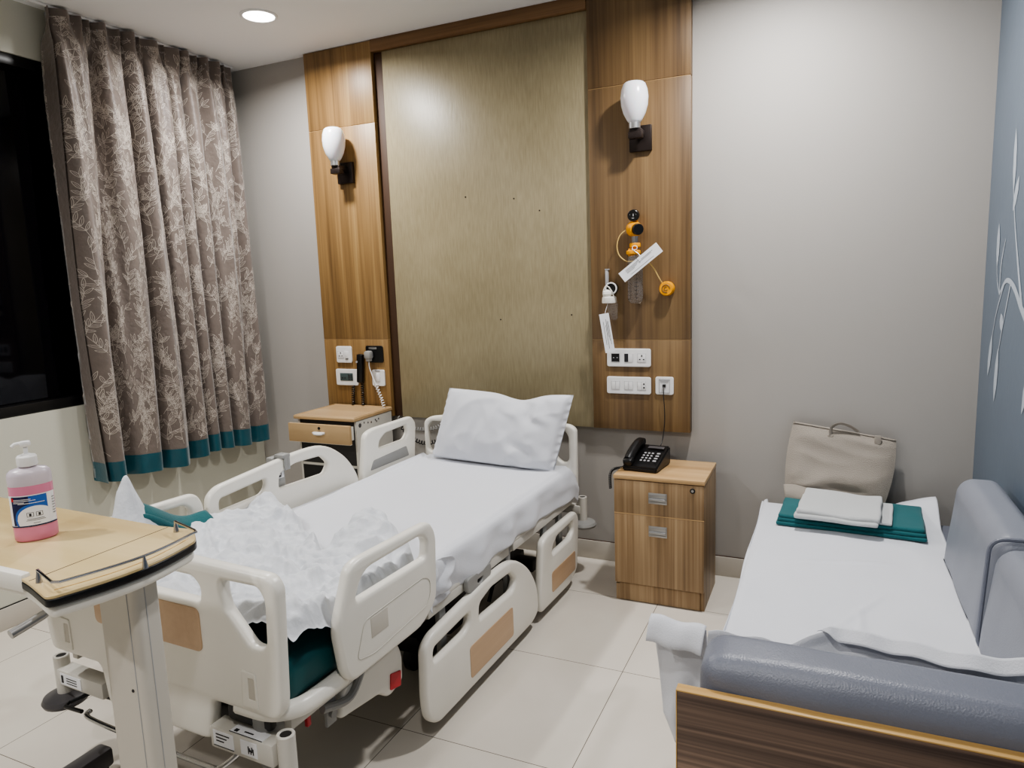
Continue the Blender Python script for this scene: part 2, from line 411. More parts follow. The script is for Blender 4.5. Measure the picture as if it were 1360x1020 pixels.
# embroidered leaf sprigs laid on the cloth surface
CW = 2.1; CHT = CZ1-CZ0
def stroke(mb, pts, wd):
    """pts in cloth metres (a across, b up)"""
    vs = []; fs = []
    for i, (a, b) in enumerate(pts):
        a0, b0 = pts[max(0, i-1)]; a1, b1 = pts[min(len(pts)-1, i+1)]
        dx, dy = a1-a0, b1-b0; l = math.hypot(dx, dy) or 1; nx, ny = -dy/l*wd, dx/l*wd
        for sg in (1, -1):
            s_ = min(.999, max(.001, (a+nx*sg)/CW)); t_ = min(.985, max(HB+.004, (b+ny*sg)/CHT))
            vs.append(curt(s_, t_, .0012))
    for i in range(len(pts)-1): fs.append((2*i, 2*i+1, 2*i+3, 2*i+2))
    mb.add(vs, fs, 1)
rc = random.Random(3)
def leaf(mb, a, b, ang, ln, wd):
    n = 6; ca, sa = math.cos(ang), math.sin(ang)
    for sg in (1, -1):
        pts = []
        for i in range(n+1):
            q = i/n; x = q*ln; y = sg*wd*math.sin(q*PI)**.8*(1-.35*q); pts.append((a+x*ca-y*sa, b+x*sa+y*ca))
        stroke(mb, pts, .0010)
    stroke(mb, [(a+ln*q*ca, b+ln*q*sa) for q in (0, .35, .7)], .0007)
yb = .12
while yb < CHT*.985:
    xa = rc.uniform(0, .08)
    while xa < CW:
        x0 = xa; y0 = yb+rc.uniform(-.05, .05); ang = rc.choice((PI*.35, PI*.62, PI*.5))+rc.uniform(-.4, .4)
        pts = [(x0, y0)]; seg = 5; bend = rc.uniform(-.28, .28)
        for k in range(seg):
            ang += bend*.5; x0 += .026*math.cos(ang); y0 += .026*math.sin(ang); pts.append((x0, y0))
            for sg in (1, -1):
                if rc.random() < .66: leaf(cm, x0, y0, ang+sg*rc.uniform(.45, .95), rc.uniform(.038, .056), .0075)
        leaf(cm, x0, y0, ang, .052, .008)
        stroke(cm, pts, .0010)
        xa += rc.uniform(.062, .09)
    yb += .092
cm.build('curtain_fabric', ['curtain', 'fabric_line'], ct, sharp=999)
hm = MB(); hm.grid(lambda a, b: curt(a, b*HB, .001), 420, 6); hm.build('hem_band', 'teal_satin', ct, sharp=999)
for k in range(14):
    s = (k+.5)/14; p = curt(s, .985)
    MB().cyl(p+Vector((0, 0, -.01)), p+Vector((-.012, 0, .012)), .003, n=8).build('curtain_hook', 'steel', ct)
tr = MB().box((-3.30, CY0-.05, CZ1+.002), (-3.28, CY1+.03, ZC-.001), .002)
tag(tr.build('curtain_rail', 'white'), 'slim ceiling curtain track above the taupe curtain', 'curtain rail')

# ------------------------------------------------------------------ wall mural
mu = MB()
def mline(pts, ws):
    P_ = smooth_path([(XR-.0012-len(mu.v)*1e-6, y, z) for y, z in pts], 6); n = len(P_); vs = []
    for i, p in enumerate(P_):
        a = P_[max(0, i-1)]; b = P_[min(n-1, i+1)]; d = (b-a).normalized(); q = Vector((0, -d.z, d.y))
        w_ = lerp_tab([(k/(len(ws)-1), x) for k, x in enumerate(ws)], i/(n-1)); vs += [p+q*w_, p-q*w_]
    mu.add(vs, [(2*i, 2*i+1, 2*i+3, 2*i+2) for i in range(n-1)])
def mleaf(y0, z0, y1, z1, w_): mline([(y0, z0), ((y0+y1)/2, (z0+z1)/2), (y1, z1)], [.003, w_*1.8, w_*1.8, .001])
# stems & leaves (y along wall, z up)
mline([(2.77, 1.33), (2.86, 1.47), (2.95, 1.62), (3.0, 1.73)], [.013, .010, .006, .004])
mleaf(3.0, 1.73, 3.02, 1.94, .012); mleaf(2.99, 1.66, 2.93, 1.77, .012)
mline([(2.4, 1.18), (2.6, 1.26), (2.77, 1.33), (2.9, 1.40), (3.02, 1.42), (3.12, 1.37)], [.03, .022, .014, .012, .008, .006])
mline([(3.12, 1.37), (3.17, 1.42), (3.2, 1.50)], [.006, .005, .003]); mleaf(3.19, 1.47, 3.2, 1.63, .013)
mline([(3.12, 1.37), (3.12, 1.48), (3.07, 1.57)], [.005, .007, .002])
mline([(3.05, 1.41), (3.15, 1.3), (3.2, 1.2)], [.006, .004, .003]); mleaf(3.2, 1.21, 3.24, 1.05, .013)
mline([(2.95, 1.41), (3.03, 1.26), (3.08, 1.15)], [.006, .005, .003]); mleaf(3.08, 1.17, 3.1, .97, .014)
mleaf(3.04, 1.24, 3.07, 1.30, .014)
mline([(2.6, 1.26), (2.5, 1.5), (2.45, 1.75), (2.47, 1.95)], [.02, .014, .008, .003]); mleaf(2.47, 1.95, 2.52, 2.15, .016)
mleaf(2.7, 1.42, 2.72, 1.6, .014); mleaf(2.6, 1.2, 2.68, 1.0, .014)
mu.v = [Vector((v.x, v.y, v.z)) for v in mu.v]
tag(mu.build('wall_mural', 'mural'), 'white painted branch with slender leaves on the blue grey wall', 'wall decal')

# ------------------------------------------------------------------ downlights
def downlight(x, y, label, e=38):
    t = thing('downlight', label, 'ceiling light', (x, y, ZC), group='round recessed ceiling downlights')
    m = MB(); m.lathe([(.088, 0), (.088, -.004), (.084, -.007), (.075, -.007), (.072, -.003), (.072, 0)], n=40, cap=False); m.build('trim_ring', 'white', t)
    d = MB(); d.cyl((0, 0, -.0045), (0, 0, -.001), .073, n=40); d.build('diffuser', 'lamp', t)
    ld = bpy.data.lights.new('downlight_lamp', 'AREA'); ld.shape = 'DISK'; ld.size = .13; ld.energy = e; ld.color = (1, .982, .965)
    ld.spread = math.radians(165)
    lo = bpy.data.objects.new('lamp', ld); COL.objects.link(lo); lo.location = (0, 0, -.012); lo.parent = t
downlight(-2.57, 2.82, 'round glowing ceiling downlight near the curtain', 31)
downlight(-.23, 2.75, 'round ceiling downlight over the sofa end of the room')
downlight(-2.57, .35, 'round ceiling downlight on the window side, in front of the bed foot', 32)
downlight(-.23, .35, 'round ceiling downlight above the sofa arm', 16)
downlight(-1.4, -.8, 'added unseen ceiling downlight behind the camera, for ambient light', 22)  # added out-of-view lamp that lifts the ambient light

# ------------------------------------------------------------------ sconces
def sconce(x, label):
    t = thing('wall_sconce', label, 'wall lamp', (x, PY, 2.05), group='white glass wall sconces')
    MB().box((-.045, -.022, .01), (.06, 0, .125), .003).build('back_plate', 'bronze', t)
    a = MB(); a.box((-.022, -.10, .075), (.03, -.015, .10), .004); a.box((-.028, -.105, .055), (.036, -.06, .085), .004); a.build('arm', 'bronze', t)
    MB().cyl((0, -.09, .098), (0, -.09, .128), .026, n=28, bev=.002).build('collar', 'steel', t)
    sh = MB(); pr = [(.022, .12), (.034, .135), (.050, .165), (.060, .20), (.063, .235), (.059, .268), (.050, .292), (.042, .299), (.036, .301), (.0, .302)]
    sh.lathe(pr, (0, -.09, 0), n=40); sh.build('lamp_shade', 'frost', t, sharp=60)
    return t
sconce(-2.53, 'white glass wall sconce on a dark bracket on the left oak panel')
sconce(-.838, 'white glass wall sconce on the right oak panel above the yellow regulator')

# ------------------------------------------------------------------ switch plates
def plate_thing(name, label, cat, x0, x1, z0, z1, mat='white', group=None):
    t = thing(name, label, cat, ((x0+x1)/2, PY, z0), group=group)
    w_ = (x1-x0)/2; h_ = z1-z0
    p = MB(); p.bm(plate([(-w_, 0), (w_, 0), (w_, h_), (-w_, h_)], [], .010, .003, .012), mat=XZ(-.0052)); p.build('cover_plate', mat, t)
    return t, w_, h_
def module(t, cx, cz, kind, s=.021):
    fr = MB(); fr.box((cx-s, -.0120, cz-s), (cx+s, -.0095, cz+s), .0008); m = {'black': 'black'}.get(kind, 'white')
    fr.build('module', m, t)
    g = MB(); y0 = -.0132; 
    e = .0012
    for a, b, c, d in ((-s, -s, s, -s+e), (-s, s-e, s, s), (-s, -s, -s+e, s), (s-e, -s, s, s)): g.box((cx+a, y0+.0008, cz+b), (cx+c, -.0115, cz+d))
    if kind == 'socket':
        g.box((cx-.003, y0, cz+.006), (cx+.003, -.0115, cz+.015), mi=1); g.box((cx-.013, y0, cz-.010), (cx-.006, -.0115, cz-.005), mi=1); g.box((cx+.006, y0, cz-.010), (cx+.013, -.0115, cz-.005), mi=1)
    if kind == 'switch2': g.box((cx-.0006, y0, cz-s), (cx+.0006, -.0115, cz+s))
    if kind == 'half': g.box((cx-s+.001, y0, cz-s+.001), (cx-.001, -.0115, cz+s-.001), mi=1)
    if kind == 'usb':
        g.box((cx+.008, y0, cz+.005), (cx+.015, -.0115, cz+.013), mi=1); g.box((cx+.008, y0, cz-.013), (cx+.015, -.0115, cz-.005), mi=1); g.box((cx, y0, cz-s), (cx+.0008, -.0115, cz+s))
    if kind == 'black':
        g.box((cx-.012, y0, cz-.002), (cx-.006, -.0115, cz+.002)); g.box((cx+.006, y0, cz-.002), (cx+.012, -.0115, cz+.002))
    g.build('module_marking', ['white2', 'ink'], t)
t, w_, h_ = plate_thing('socket_plate', 'upper white three-module wall socket plate on the right oak panel, beside the paper tag', 'socket', -1.01, -.79, 1.042, 1.132)
module(t, -.066, h_/2, 'black'); module(t, 0, h_/2, 'half'); module(t, .066, h_/2, 'socket')
t, w_, h_ = plate_thing('switch_plate', 'lower white switch plate with rocker switches and data ports, right oak panel', 'switch', -1.013, -.79, .906, .992)
module(t, -.066, h_/2, 'switch2'); module(t, 0, h_/2, 'switch2'); module(t, .066, h_/2, 'usb')
t, w_, h_ = plate_thing('phone_jack', 'square white phone jack with a black cable plugged in, right oak panel', 'socket', -.768, -.680, .908, .996)
g = MB(); g.box((-.026, -.0128, .010), (.026, -.0098, .012)); g.box((-.026, -.0128, .074), (.026, -.0098, .076)); g.box((-.026, -.0128, .010), (-.0245, -.0098, .076)); g.box((.0245, -.0128, .010), (.026, -.0098, .076)); g.box((-.02, -.0128, .064), (.02, -.0098, .070))
g.build('jack_frame', 'white2', t); MB().box((-.007, -.024, .038), (.007, -.0098, .052), .001).build('jack_plug', 'black', t)
t, w_, h_ = plate_thing('socket_plate', 'white socket plate with rocker switch on the left oak panel, above the thermostat', 'socket', -2.682, -2.570, 1.036, 1.134)
module(t, -.022, .048, 'socket'); g = MB(); g.box((.006, -.013, .027), (.034, -.0098, .069), .001); g.build('rocker', 'white', t)
g = MB(); g.box((.012, -.0138, .02), (.030, -.0098, .024)); g.build('marking', 'ink', t)
t, w_, h_ = plate_thing('socket_plate', 'black square socket plate with a grey plug pushed in', 'socket', -2.468, -2.350, 1.040, 1.138, 'black')
MB().box((-.035, -.0125, .078), (.02, -.0098, .090), .001).build('label_strip', 'steel', t)
t, w_, h_ = plate_thing('thermostat', 'white room thermostat with a dark display on the left oak panel', 'thermostat', -2.695, -2.535, .900, .998)
MB().box((-.048, -.0125, .028), (.045, -.0098, .074), .001).build('display', 'lcd', t)
g = MB()
for x, z in ((-.03, .045), (-.012, .045), (.02, .05), (.034, .05), (.02, .06), (.034, .06), (.02, .038), (.034, .038)): g.box((x-.004, -.0135, z-.004), (x+.004, -.0123, z+.004))
g.box((.012, -.0135, .030), (.014, -.0123, .072)); g.build('display_marking', 'ink', t)
t, w_, h_ = plate_thing('switch_plate', 'small white single switch plate under the black socket plate', 'switch', -2.435, -2.347, .902, .998)
MB().box((-.012, -.015, .03), (.014, -.0098, .075), .002).build('rocker', 'white', t)
MB().box((-.02, -.0128, .088), (.015, -.0098, .091)).build('marking', 'ink', t)
# grey plug and coiled white cord
t = thing('power_plug', 'grey three-pin plug with a white coiled lead in the black socket plate', 'plug', (-2.432, PY-.012, 1.085))
p = MB(); p.box((-.022, -.042, -.022), (.022, -.0005, .026), .012); p.box((-.014, -.036, -.036), (.014, -.004, -.015), .006); p.build('plug_body', 'grey_pl', t)
c = MB(); c.tube(smooth_path([(0, -.02, -.035), (.0, -.02, -.07), (.02, -.02, -.13), (.036, -.02, -.17)]), .003, 8)
c.tube(helix([(.036, -.02, -.17), (.075, -.022, -.26), (.10, -.04, -.30)], .0085, 9), .0028, 6)
c.build('coiled_cord', 'white', t)
# cord swag under the beige panel
t = MB(); t.tube(helix(smooth_path([(-2.29, 3.39, .72), (-2.24, 3.385, .675), (-2.14, 3.38, .655), (-2.02, 3.385, .675), (-1.96, 3.39, .74)], 6), .009, 22, 8), .003, 6)
tag(t.build('coiled_cord', 'grey_pl'), 'pale coiled cord sagging below the beige panel behind the bed', 'cord')
t = MB(); t.tube(helix(smooth_path([(-2.27, 3.39, .66), (-2.2, 3.385, .60), (-2.1, 3.38, .575), (-1.98, 3.39, .61)], 6), .010, 18, 8), .003, 6)
tag(t.build('coiled_cord', 'black'), 'black coiled cord hanging low behind the bed head', 'cord')
# nurse-call handset
t = thing('nurse_call_handset', 'black nurse-call handset hanging beside the thermostat with coiled black cords', 'handset', (-2.512, PY, .94))
p = MB(); p.box((-.018, -.034, -.02), (.022, -.004, .15), .008, mat=Matrix.Rotation(math.radians(4), 4, 'Y')); p.build('handset_body', 'black', t)
MB().cyl((-.005, -.038, .105), (-.005, -.032, .105), .006, n=14).build('call_button', 'white2', t)
c = MB(); c.tube(helix([(.01, -.018, -.02), (.008, -.02, -.18)], .009, 12), .003, 6); c.tube(helix([(-.055, -.018, -.04), (-.065, -.02, -.18)], .009, 11), .003, 6); c.build('coiled_cord', 'black', t)

# ------------------------------------------------------------------ oxygen regulator etc.
def stick(name, label, cat, loc): return thing(name, label, cat, loc)
t = stick('oxygen_regulator', 'yellow oxygen regulator with black gauge and clear humidifier bottle on the right oak panel', 'regulator', (-.853, PY, 1.66))
MB().cyl((0, -.078, .103), (0, -.055, .107), .027, n=32, bev=.002).build('gauge', 'black', t)
g = MB(); g.box((-.001, -.0795, .100), (.003, -.078, .122)); g.box((-.01, -.0795, .118), (.012, -.078, .120)); g.box((-.006, -.0795, .09), (.005, -.078, .093)); g.tube([(.015*math.cos(a/8*PI), -.0787, .106+.015*math.sin(a/8*PI)) for a in range(9)], .0008, 4)
g.build('gauge_marking', 'white2', t)
b = MB(); ax = Vector((.62, -.75, -.1)).normalized(); c0 = Vector((-.012, -.035, .045))
b.tube([c0-ax*.012, c0-ax*.01, c0, c0+ax*.02, c0+ax*.04, c0+ax*.042], [.022, .03, .036, .036, .031, .02], 28)
b.cyl((0, -.03, .07), (0, -.06, .09), .014, n=16); b.cyl((-.01, -.001, .04), (-.01, -.04, .045), .018, n=18)
b.build('regulator_body', 'yellow', t)
MB().cyl(c0+ax*.040, c0+ax*.062, .026, n=28, bev=.002).build('control_knob', 'black', t)
MB().cyl((-.044, -.05, .04), (-.028, -.045, .04), .006, n=12).build('hose_barb', 'steel', t)
MB().cyl((.0, -.045, -.022), (.0, -.045, .022), .015, .017, n=20).build('neck', 'steel', t)
y = MB(); y.cyl((0, -.045, -.042), (0, -.045, -.022), .026, n=24, bev=.003); y.cyl((-.008, -.045, -.075), (-.008, -.045, -.055), .034, n=24, bev=.004); y.box((-.03, -.06, -.085), (-.005, -.03, -.045), .004)
y.cyl((0, -.045, -.06), (0, -.045, -.04), .012, n=16); y.build('bottle_cap', 'yellow', t)
y = MB(); y.tube([(0.012*math.cos(a/10*2*PI)+.006, -.075, -.045+.01*math.sin(a/10*2*PI)) for a in range(10)], .002, 6, closed=True); y.tube([(-.008, -.075, -.05), (.02, -.078, -.07), (.06, -.075, -.115)], .002, 6); y.build('cable_tie', 'white', t)
h = MB(); h.lathe([(.0, -.305), (.022, -.305), (.033, -.292), (.036, -.27), (.036, -.09), (.030, -.08)], (.0, -.045, 0), n=28, cap=False); h.build('humidifier_bottle', 'glass_bottle', t)
g = MB()
for k in range(7):
    z = -.285+k*.018; g.box((-.028, -.083, z), (-.008, -.0815, z+.0014)); g.box((.004, -.083, z+.006), (.024, -.0815, z+.0074)); g.box((-.0165, -.083, z), (-.015, -.0815, z+.014)); g.box((.014, -.083, z), (.0155, -.0815, z+.010))
g.build('bottle_marking', 'bronze', t)
h = MB(); h.tube(smooth_path([(-.044, -.05, .04), (-.072, -.052, .015), (-.085, -.055, -.03), (-.075, -.055, -.075), (-.04, -.055, -.105), (-.0, -.055, -.108)]), .0028, 8)
h.tube(smooth_path([(.02, -.06, -.11), (.06, -.062, -.11), (.09, -.06, -.14), (.115, -.05, -.19), (.128, -.03, -.22)]), .0028, 8)
h.build('hose', 'tube_y', t)
def paper_tag(name, label, cx, cz, y, ln, wd, ang, lines):
    t = thing(name, label, 'paper tag', (cx, y, cz), group=None); R_ = Matrix.Rotation(-ang, 4, 'Y')
    MB().box((-ln/2, -.0006, -wd/2), (ln/2, .0006, wd/2), mat=R_).build('card', 'paper', t)
    g = MB()
    for a, b, c in lines: g.box((a*ln, -.0012, c*wd-.0007), (b*ln, -.0005, c*wd+.0007), mat=R_)
    g.build('printed_line', 'ink', t)
LN = [(-.35, .02, .28), (-.35, -.05, .18), (-.35, -.08, .08), (-.35, -.15, -.02), (.05, .35, .2), (.0, .30, .1), (-.3, .3, -.3)]
paper_tag('instruction_tag', 'white printed tag strung diagonally across the yellow regulator', -.815, 1.545, 3.272, .225, .052, math.radians(37), LN)
g = MB(); g.tube([(-.853, 3.292, 1.61), (-.83, 3.268, 1.56), (-.815, 3.2705, 1.545)], .0008, 5); tag(g.build('tag_string', 'ink'), 'thin dark string holding the diagonal white tag', 'string')
t = thing('gas_outlet', 'round yellow gas outlet on the right oak panel beside the regulator', 'gas outlet', (-.707, PY, 1.42))
b = MB(); b.lathe([(.026, 0), (.034, .008), (.034, .04), (.030, .048), (.0, .048)], n=30, mat=Matrix.Rotation(PI/2, 4, 'X')); b.build('outlet_body', 'yellow', t)
g = MB(); g.tube([(.018*math.cos(a/14*1.6*PI), -.049, .018*math.sin(a/14*1.6*PI)) for a in range(15)], .0025, 6); g.tube([(.008*math.cos(a/10*1.5*PI+1), -.049, .008*math.sin(a/10*1.5*PI+1)) for a in range(11)], .002, 6); g.build('outlet_marking', 'oak_rail', t)
t = thing('suction_unit', 'white and grey suction outlet unit with clear jar on the right oak panel', 'suction unit', (-.975, PY, 1.42))
MB().cyl((.0, -.001, .008), (.0, -.04, .008), .026, n=28, bev=.003).build('dial', 'black', t)
MB().tube([(.027*math.cos(a/20*2*PI), -.042, .008+.027*math.sin(a/20*2*PI)) for a in range(20)], .0035, 8, closed=True).build('dial_rim', 'white', t)
b = MB(); b.lathe([(.0, -.03), (.016, -.03), (.024, -.018), (.022, -.006), (.010, .002), (.0, .004)], (-.014, -.055, 0), n=24); b.lathe([(0, -.062), (.034, -.062), (.036, -.058), (.034, -.034), (.03, -.03), (0, -.03)], (-.008, -.045, 0), n=28)
b.tube(smooth_path([(-.03, -.06, -.035), (-.034, -.06, -.01), (-.02, -.062, .02), (.0, -.06, .012)]), .003, 8); b.tube(smooth_path([(.02, -.06, -.035), (.012, -.06, -.01), (-.005, -.06, .015)]), .003, 8)
b.build('valve_body', 'cream', t)
h = MB(); h.lathe([(0, -.145), (.018, -.145), (.024, -.135), (.026, -.065)], (.006, -.04, 0), n=24, cap=False); h.build('collection_jar', 'glass_bottle', t)
g = MB(); 
for k in range(5): g.box((.012, -.068, -.13+k*.013), (.026, -.0665, -.1285+k*.013))
g.build('jar_marking', 'bronze', t)
g = MB(); g.box((-.032, -.03, .015), (-.018, -.012, .10), .002); g.box((-.033, -.032, .098), (-.012, -.010, .103), .001); g.build('flow_tube', 'white2', t)
paper_tag('instruction_tag', 'white printed tag hanging below the suction unit over the socket plate', -.985, 1.215, 3.285, .19, .048, math.radians(-81), [(-.3, .3, .3), (-.3, .2, .2), (-.35, .1, .1), (-.2, .4, 0), (-.3, .3, -.2)])
g = MB(); g.tube([(-.985, 3.31, 1.36), (-.99, 3.29, 1.33), (-.996, 3.284, 1.30)], .0012, 5); tag(g.build('tag_string', 'white'), 'short white string holding the hanging tag under the suction unit', 'string')

# ------------------------------------------------------------------ oak bedside cabinet with telephone
t = thing('bedside_cabinet', 'oak bedside cabinet with drawer and door, standing under the switch plates', 'cabinet', (-.674, 2.98, 0))
b = MB(); b.box((-.199, .018, .075), (-.181, .337, .582), .001); b.box((.183, .018, .0), (.201, .337, .582), .001); b.box((-.199, .018, 0), (-.181, .337, .08)); b.box((-.185, .32, .0), (.185, .337, .582)); b.box((-.185, .02, .075), (.185, .33, .09)); b.build('carcass', 'cab', t)
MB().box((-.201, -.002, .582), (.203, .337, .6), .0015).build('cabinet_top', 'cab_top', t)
MB().box((-.181, .012, .004), (.183, .028, .088), .001).build('plinth', 'cab', t)
dr = MB().box((-.199, 0, .425), (.201, .018, .578), .0015).build('drawer', 'cab', t)
dd = MB().box((-.199, 0, .092), (.201, .018, .421), .0015).build('door', 'cab', t)
MB().box((-.199, -.0006, .4215), (.201, .002, .4245)).build('edge_strip', 'oak_edge', t)
for par, z in ((dr, .505), (dd, .352)):
    h = MB(); h.box((-.041, -.003, z-.025), (.041, .0, z+.025), .001); h.box((-.037, -.006, z+.004), (.037, -.002, z+.021), .001); h.box((-.038, -.014, z-.010), (.038, -.002, z+.002), .004); h.box((-.038, -.006, z-.022), (.038, -.002, z-.014), .001)
    h.build('handle', 'steel', par)
k = MB(); k.cyl((.152, -.004, .555), (.152, .0, .555), .0115, n=22, bev=.001); k.cyl((.152, -.006, .555), (.152, -.003, .555), .006, n=16, mi=1); k.build('lock', ['black', 'steel'], dr)
# telephone
t = thing('telephone', 'black corded desk telephone on the oak bedside cabinet', 'telephone', (-.775, 3.15, .6005), math.radians(-6))
def wedge(a, b):
    x = -.062+.15*a; y = -.095+.2*b; return x, y
p = MB(); bm = bmesh.new(); bmesh.ops.create_cube(bm, size=1)
for v in bm.verts:
    tp = v.co.z > 0; fr = v.co.y < 0
    v.co = Vector((v.co.x*.165+.012, v.co.y*.20, (0.0 if not tp else (.022 if fr else .085))))
bmesh.ops.bevel(bm, geom=bm.edges[:], offset=.006, segments=2, affect='EDGES'); p.bm(bm); p.build('phone_base', 'black', t)
TL = Matrix.Translation((.012, 0, .0545)) @ Matrix.Rotation(math.atan2(.063, .2), 4, 'X')
h = MB(); h.tube(smooth_path([(-.055, -.098, .012), (-.055, -.085, .028), (-.055, -.03, .034), (-.055, .05, .034), (-.055, .09, .03), (-.055, .105, .014)]), [.018]*5+[.021]*8+[.019]*20+[.022]*8, 14, mat=TL, flat=1.15) if False else None
hp = smooth_path([(-.056, -.085, .020), (-.056, -.04, .030), (-.056, .04, .030), (-.056, .085, .020)], 6)
h.tube(hp, [.020]*len(hp), 14, mat=TL, flat=1.1); h.box((-.079, -.108, .0), (-.033, -.058, .034), .012, mat=TL); h.box((-.079, .058, .0), (-.033, .108, .034), .012, mat=TL); h.build('handset', 'black', t)
k = MB()
for i in range(4):
    for j in range(4):
        if i == 3: k.box((.048, -.06+j*.022, .006), (.064, -.05+j*.022, .0095), .001, mat=TL)
        else: k.box((-.012+i*.018, -.062+j*.022, .006), (-.002+i*.018, -.052+j*.022, .0095), .001, mat=TL)
k.build('keypad', 'white2', t)
MB().box((-.01, .055, .006), (.066, .075, .009), .001, mat=TL).build('display', 'dgrey', t)
c = MB(); c.tube(helix(smooth_path([(-.065, -.10, .014), (-.085, -.115, .012), (-.106, -.125, .006), (-.118, -.13, -.02), (-.117, -.13, -.085)], 6), .0055, 26, 8), .0020, 6)
c.build('handset_cord', 'black', t)
c = MB(); c.tube(smooth_path([(-.724, 3.35, .952), (-.724, 3.335, .93), (-.720, 3.345, .8), (-.728, 3.34, .70), (-.735, 3.30, .655), (-.735, 3.27, .65)]), .0022, 8)
tag(c.build('phone_cable', 'black'), 'thin black cable running from the phone jack down to the telephone', 'cable')

# ------------------------------------------------------------------ pale bedside cabinet behind the bed
t = thing('bedside_cabinet', 'pale hospital bedside cabinet with beech top and half-open drawer, beside the bed head', 'cabinet', (-2.51, 3.0, 0))
b = MB(); b.box((.185, .02, .04), (.2, .355, .762), .002); b.box((-.2, .02, .04), (-.185, .355, .762), .002); b.box((-.19, .34, .04), (.19, .355, .762)); b.box((-.19, .02, .04), (.19, .35, .06)); b.box((-.19, .02, .50), (.19, .35, .515)); b.build('carcass', 'cream_metal', t)
b = MB(); b.box((-.185, .018, .06), (.185, .34, .50), .001); b.box((-.185, .018, .515), (.185, .03, .76), .001); b.build('interior_shade', 'mech', t)  # dark blocks stand in for the shade inside the open cabinet
b = MB(); b.bm(plate([(-.207, -.01), (.208, -.01), (.208, .355), (-.207, .355)], [], .018, .003, .008), mat=Matrix.Translation((0, 0, .774))); b.tube([(-.2, -.004, .783), (.201, -.004, .783), (.201, .350, .783), (-.2, .35, .783)], .0035, 8, closed=True); b.build('cabinet_top', 'beech', t)
d = MB().box((-.215, -.045, .645), (.2, -.025, .748), .002).build('drawer', 'beech', t)
MB().box((-.18, -.025, .66), (.18, .3, .735), .002).build('drawer_box', 'cream', t)
MB().box((-.2151, -.0435, .644), (.2, -.0265, .6465)).build('edge_strip', 'cream', d)
h = MB(); h.tube(smooth_path([(-.035, -.047, .702), (-.02, -.062, .699), (.02, -.062, .699), (.035, -.047, .702)]), .006, 10); h.box((-.038, -.062, .700), (.038, -.044, .708), .003); h.build('handle', 'white', d)
k = MB(); k.cyl((0, -.048, .728), (0, -.044, .728), .008, n=18); k.box((-.01, -.0465, .713), (.01, -.0445, .715)); k.build('lock', 'black', d)
MB().cyl((.2, .05, .735), (.2012, .05, .735), .012, n=20).build('side_marking', 'dgrey', t)
for yy, dz in ((.085, .01), (.12, .004), (.15, .0), (.19, .006), (.2, -.004), (.22, .006)): MB().box((.2, yy, .728+dz), (.2012, yy+.008, .738+dz)).build('side_marking', 'dgrey', t)
for x in (-.17, .17):
    for yy in (.05, .32): MB().cyl((x-.01, yy, .022), (x+.01, yy, .022), .022, n=18).build('caster', 'dgrey', t)

# ------------------------------------------------------------------ hospital bed
BED = (-1.63, 1.20, 0); TH = math.radians(-2)
def bpt(u, v, z): return Matrix.Translation(BED) @ Matrix.Rotation(TH, 4, 'Z') @ Vector((u, v, z))
bed = thing('hospital_bed', 'cream adjustable hospital bed with wood-inlaid boards and side rails, standing low', 'bed', BED, TH)
# footboard
FO = [(-.458, .50), (-.445, .45), (-.225, .45), (-.205, .332), (.180, .332), (.203, .340), (.222, .45), (.445, .45), (.462, .49), (.478, .79), (.455, .818), (.0, .828), (-.455, .818), (-.474, .79)]
hole = [(.292, .75), (.294, .785), (.418, .786), (.436, .755), (.430, .645), (.415, .628), (.378, .628), (.300, .712)]
cen = [(-.214, .714), (.214, .714), (.220, .755), (.195, .779), (-.195, .779), (-.220, .755)]
p = MB(); p.bm(plate(FO, [hole, [(-x, z) for x, z in reversed(hole)], cen], .040, .013, .022, .014), mat=XZ(0))
fb = p.build('footboard', 'cream', bed, sharp=50)
p = MB(); p.bm(plate([(-.212, .582), (.212, .582), (.212, .698), (-.212, .698)], [], .004, .001, .02), mat=XZ(-.0215)); p.build('wood_inlay', 'beech_in', fb)
for sx in (-1, 1):
    g = MB(); cx = sx*.365
    o_ = [(cx-.026, .468), (cx+.026, .468), (cx+.024, .562), (cx-.022, .565)]; i_ = [(cx-.004, .492), (cx+.018, .492), (cx+.018, .548), (cx-.002, .548)]
    y0 = -.0205; vs = [(x, y0, z) for x, z in o_]+[(x, y0+.0022 if False else y0-.0003, z) for x, z in i_]
    g.bm(plate([(x, z) for x, z in o_], [i_], .006, .0025, .006, .003), mat=XZ(-.0205)); g.box((cx-.004, -.0215, .492), (cx+.018, -.02, .548), mi=1)
    g.build('grip_recess', ['cream', 'column'], fb)
# headboard
HO = [(-.42, .40), (.42, .40), (.447, .42), (.449, .755), (.42, .776), (.28, .79), (-.28, .79), (-.39, .776), (-.43, .75), (-.43, .42)]
hh_ = [(.30, .69), (.31, .752), (.385, .752), (.41, .72), (.41, .60), (.385, .582), (.35, .60)]
p = MB(); p.bm(plate(HO, [hh_, [(-x, z) for x, z in reversed(hh_)]], .038, .012, .025, .018), mat=XZ(1.99)); p.build('headboard', 'cream', bed, sharp=50)
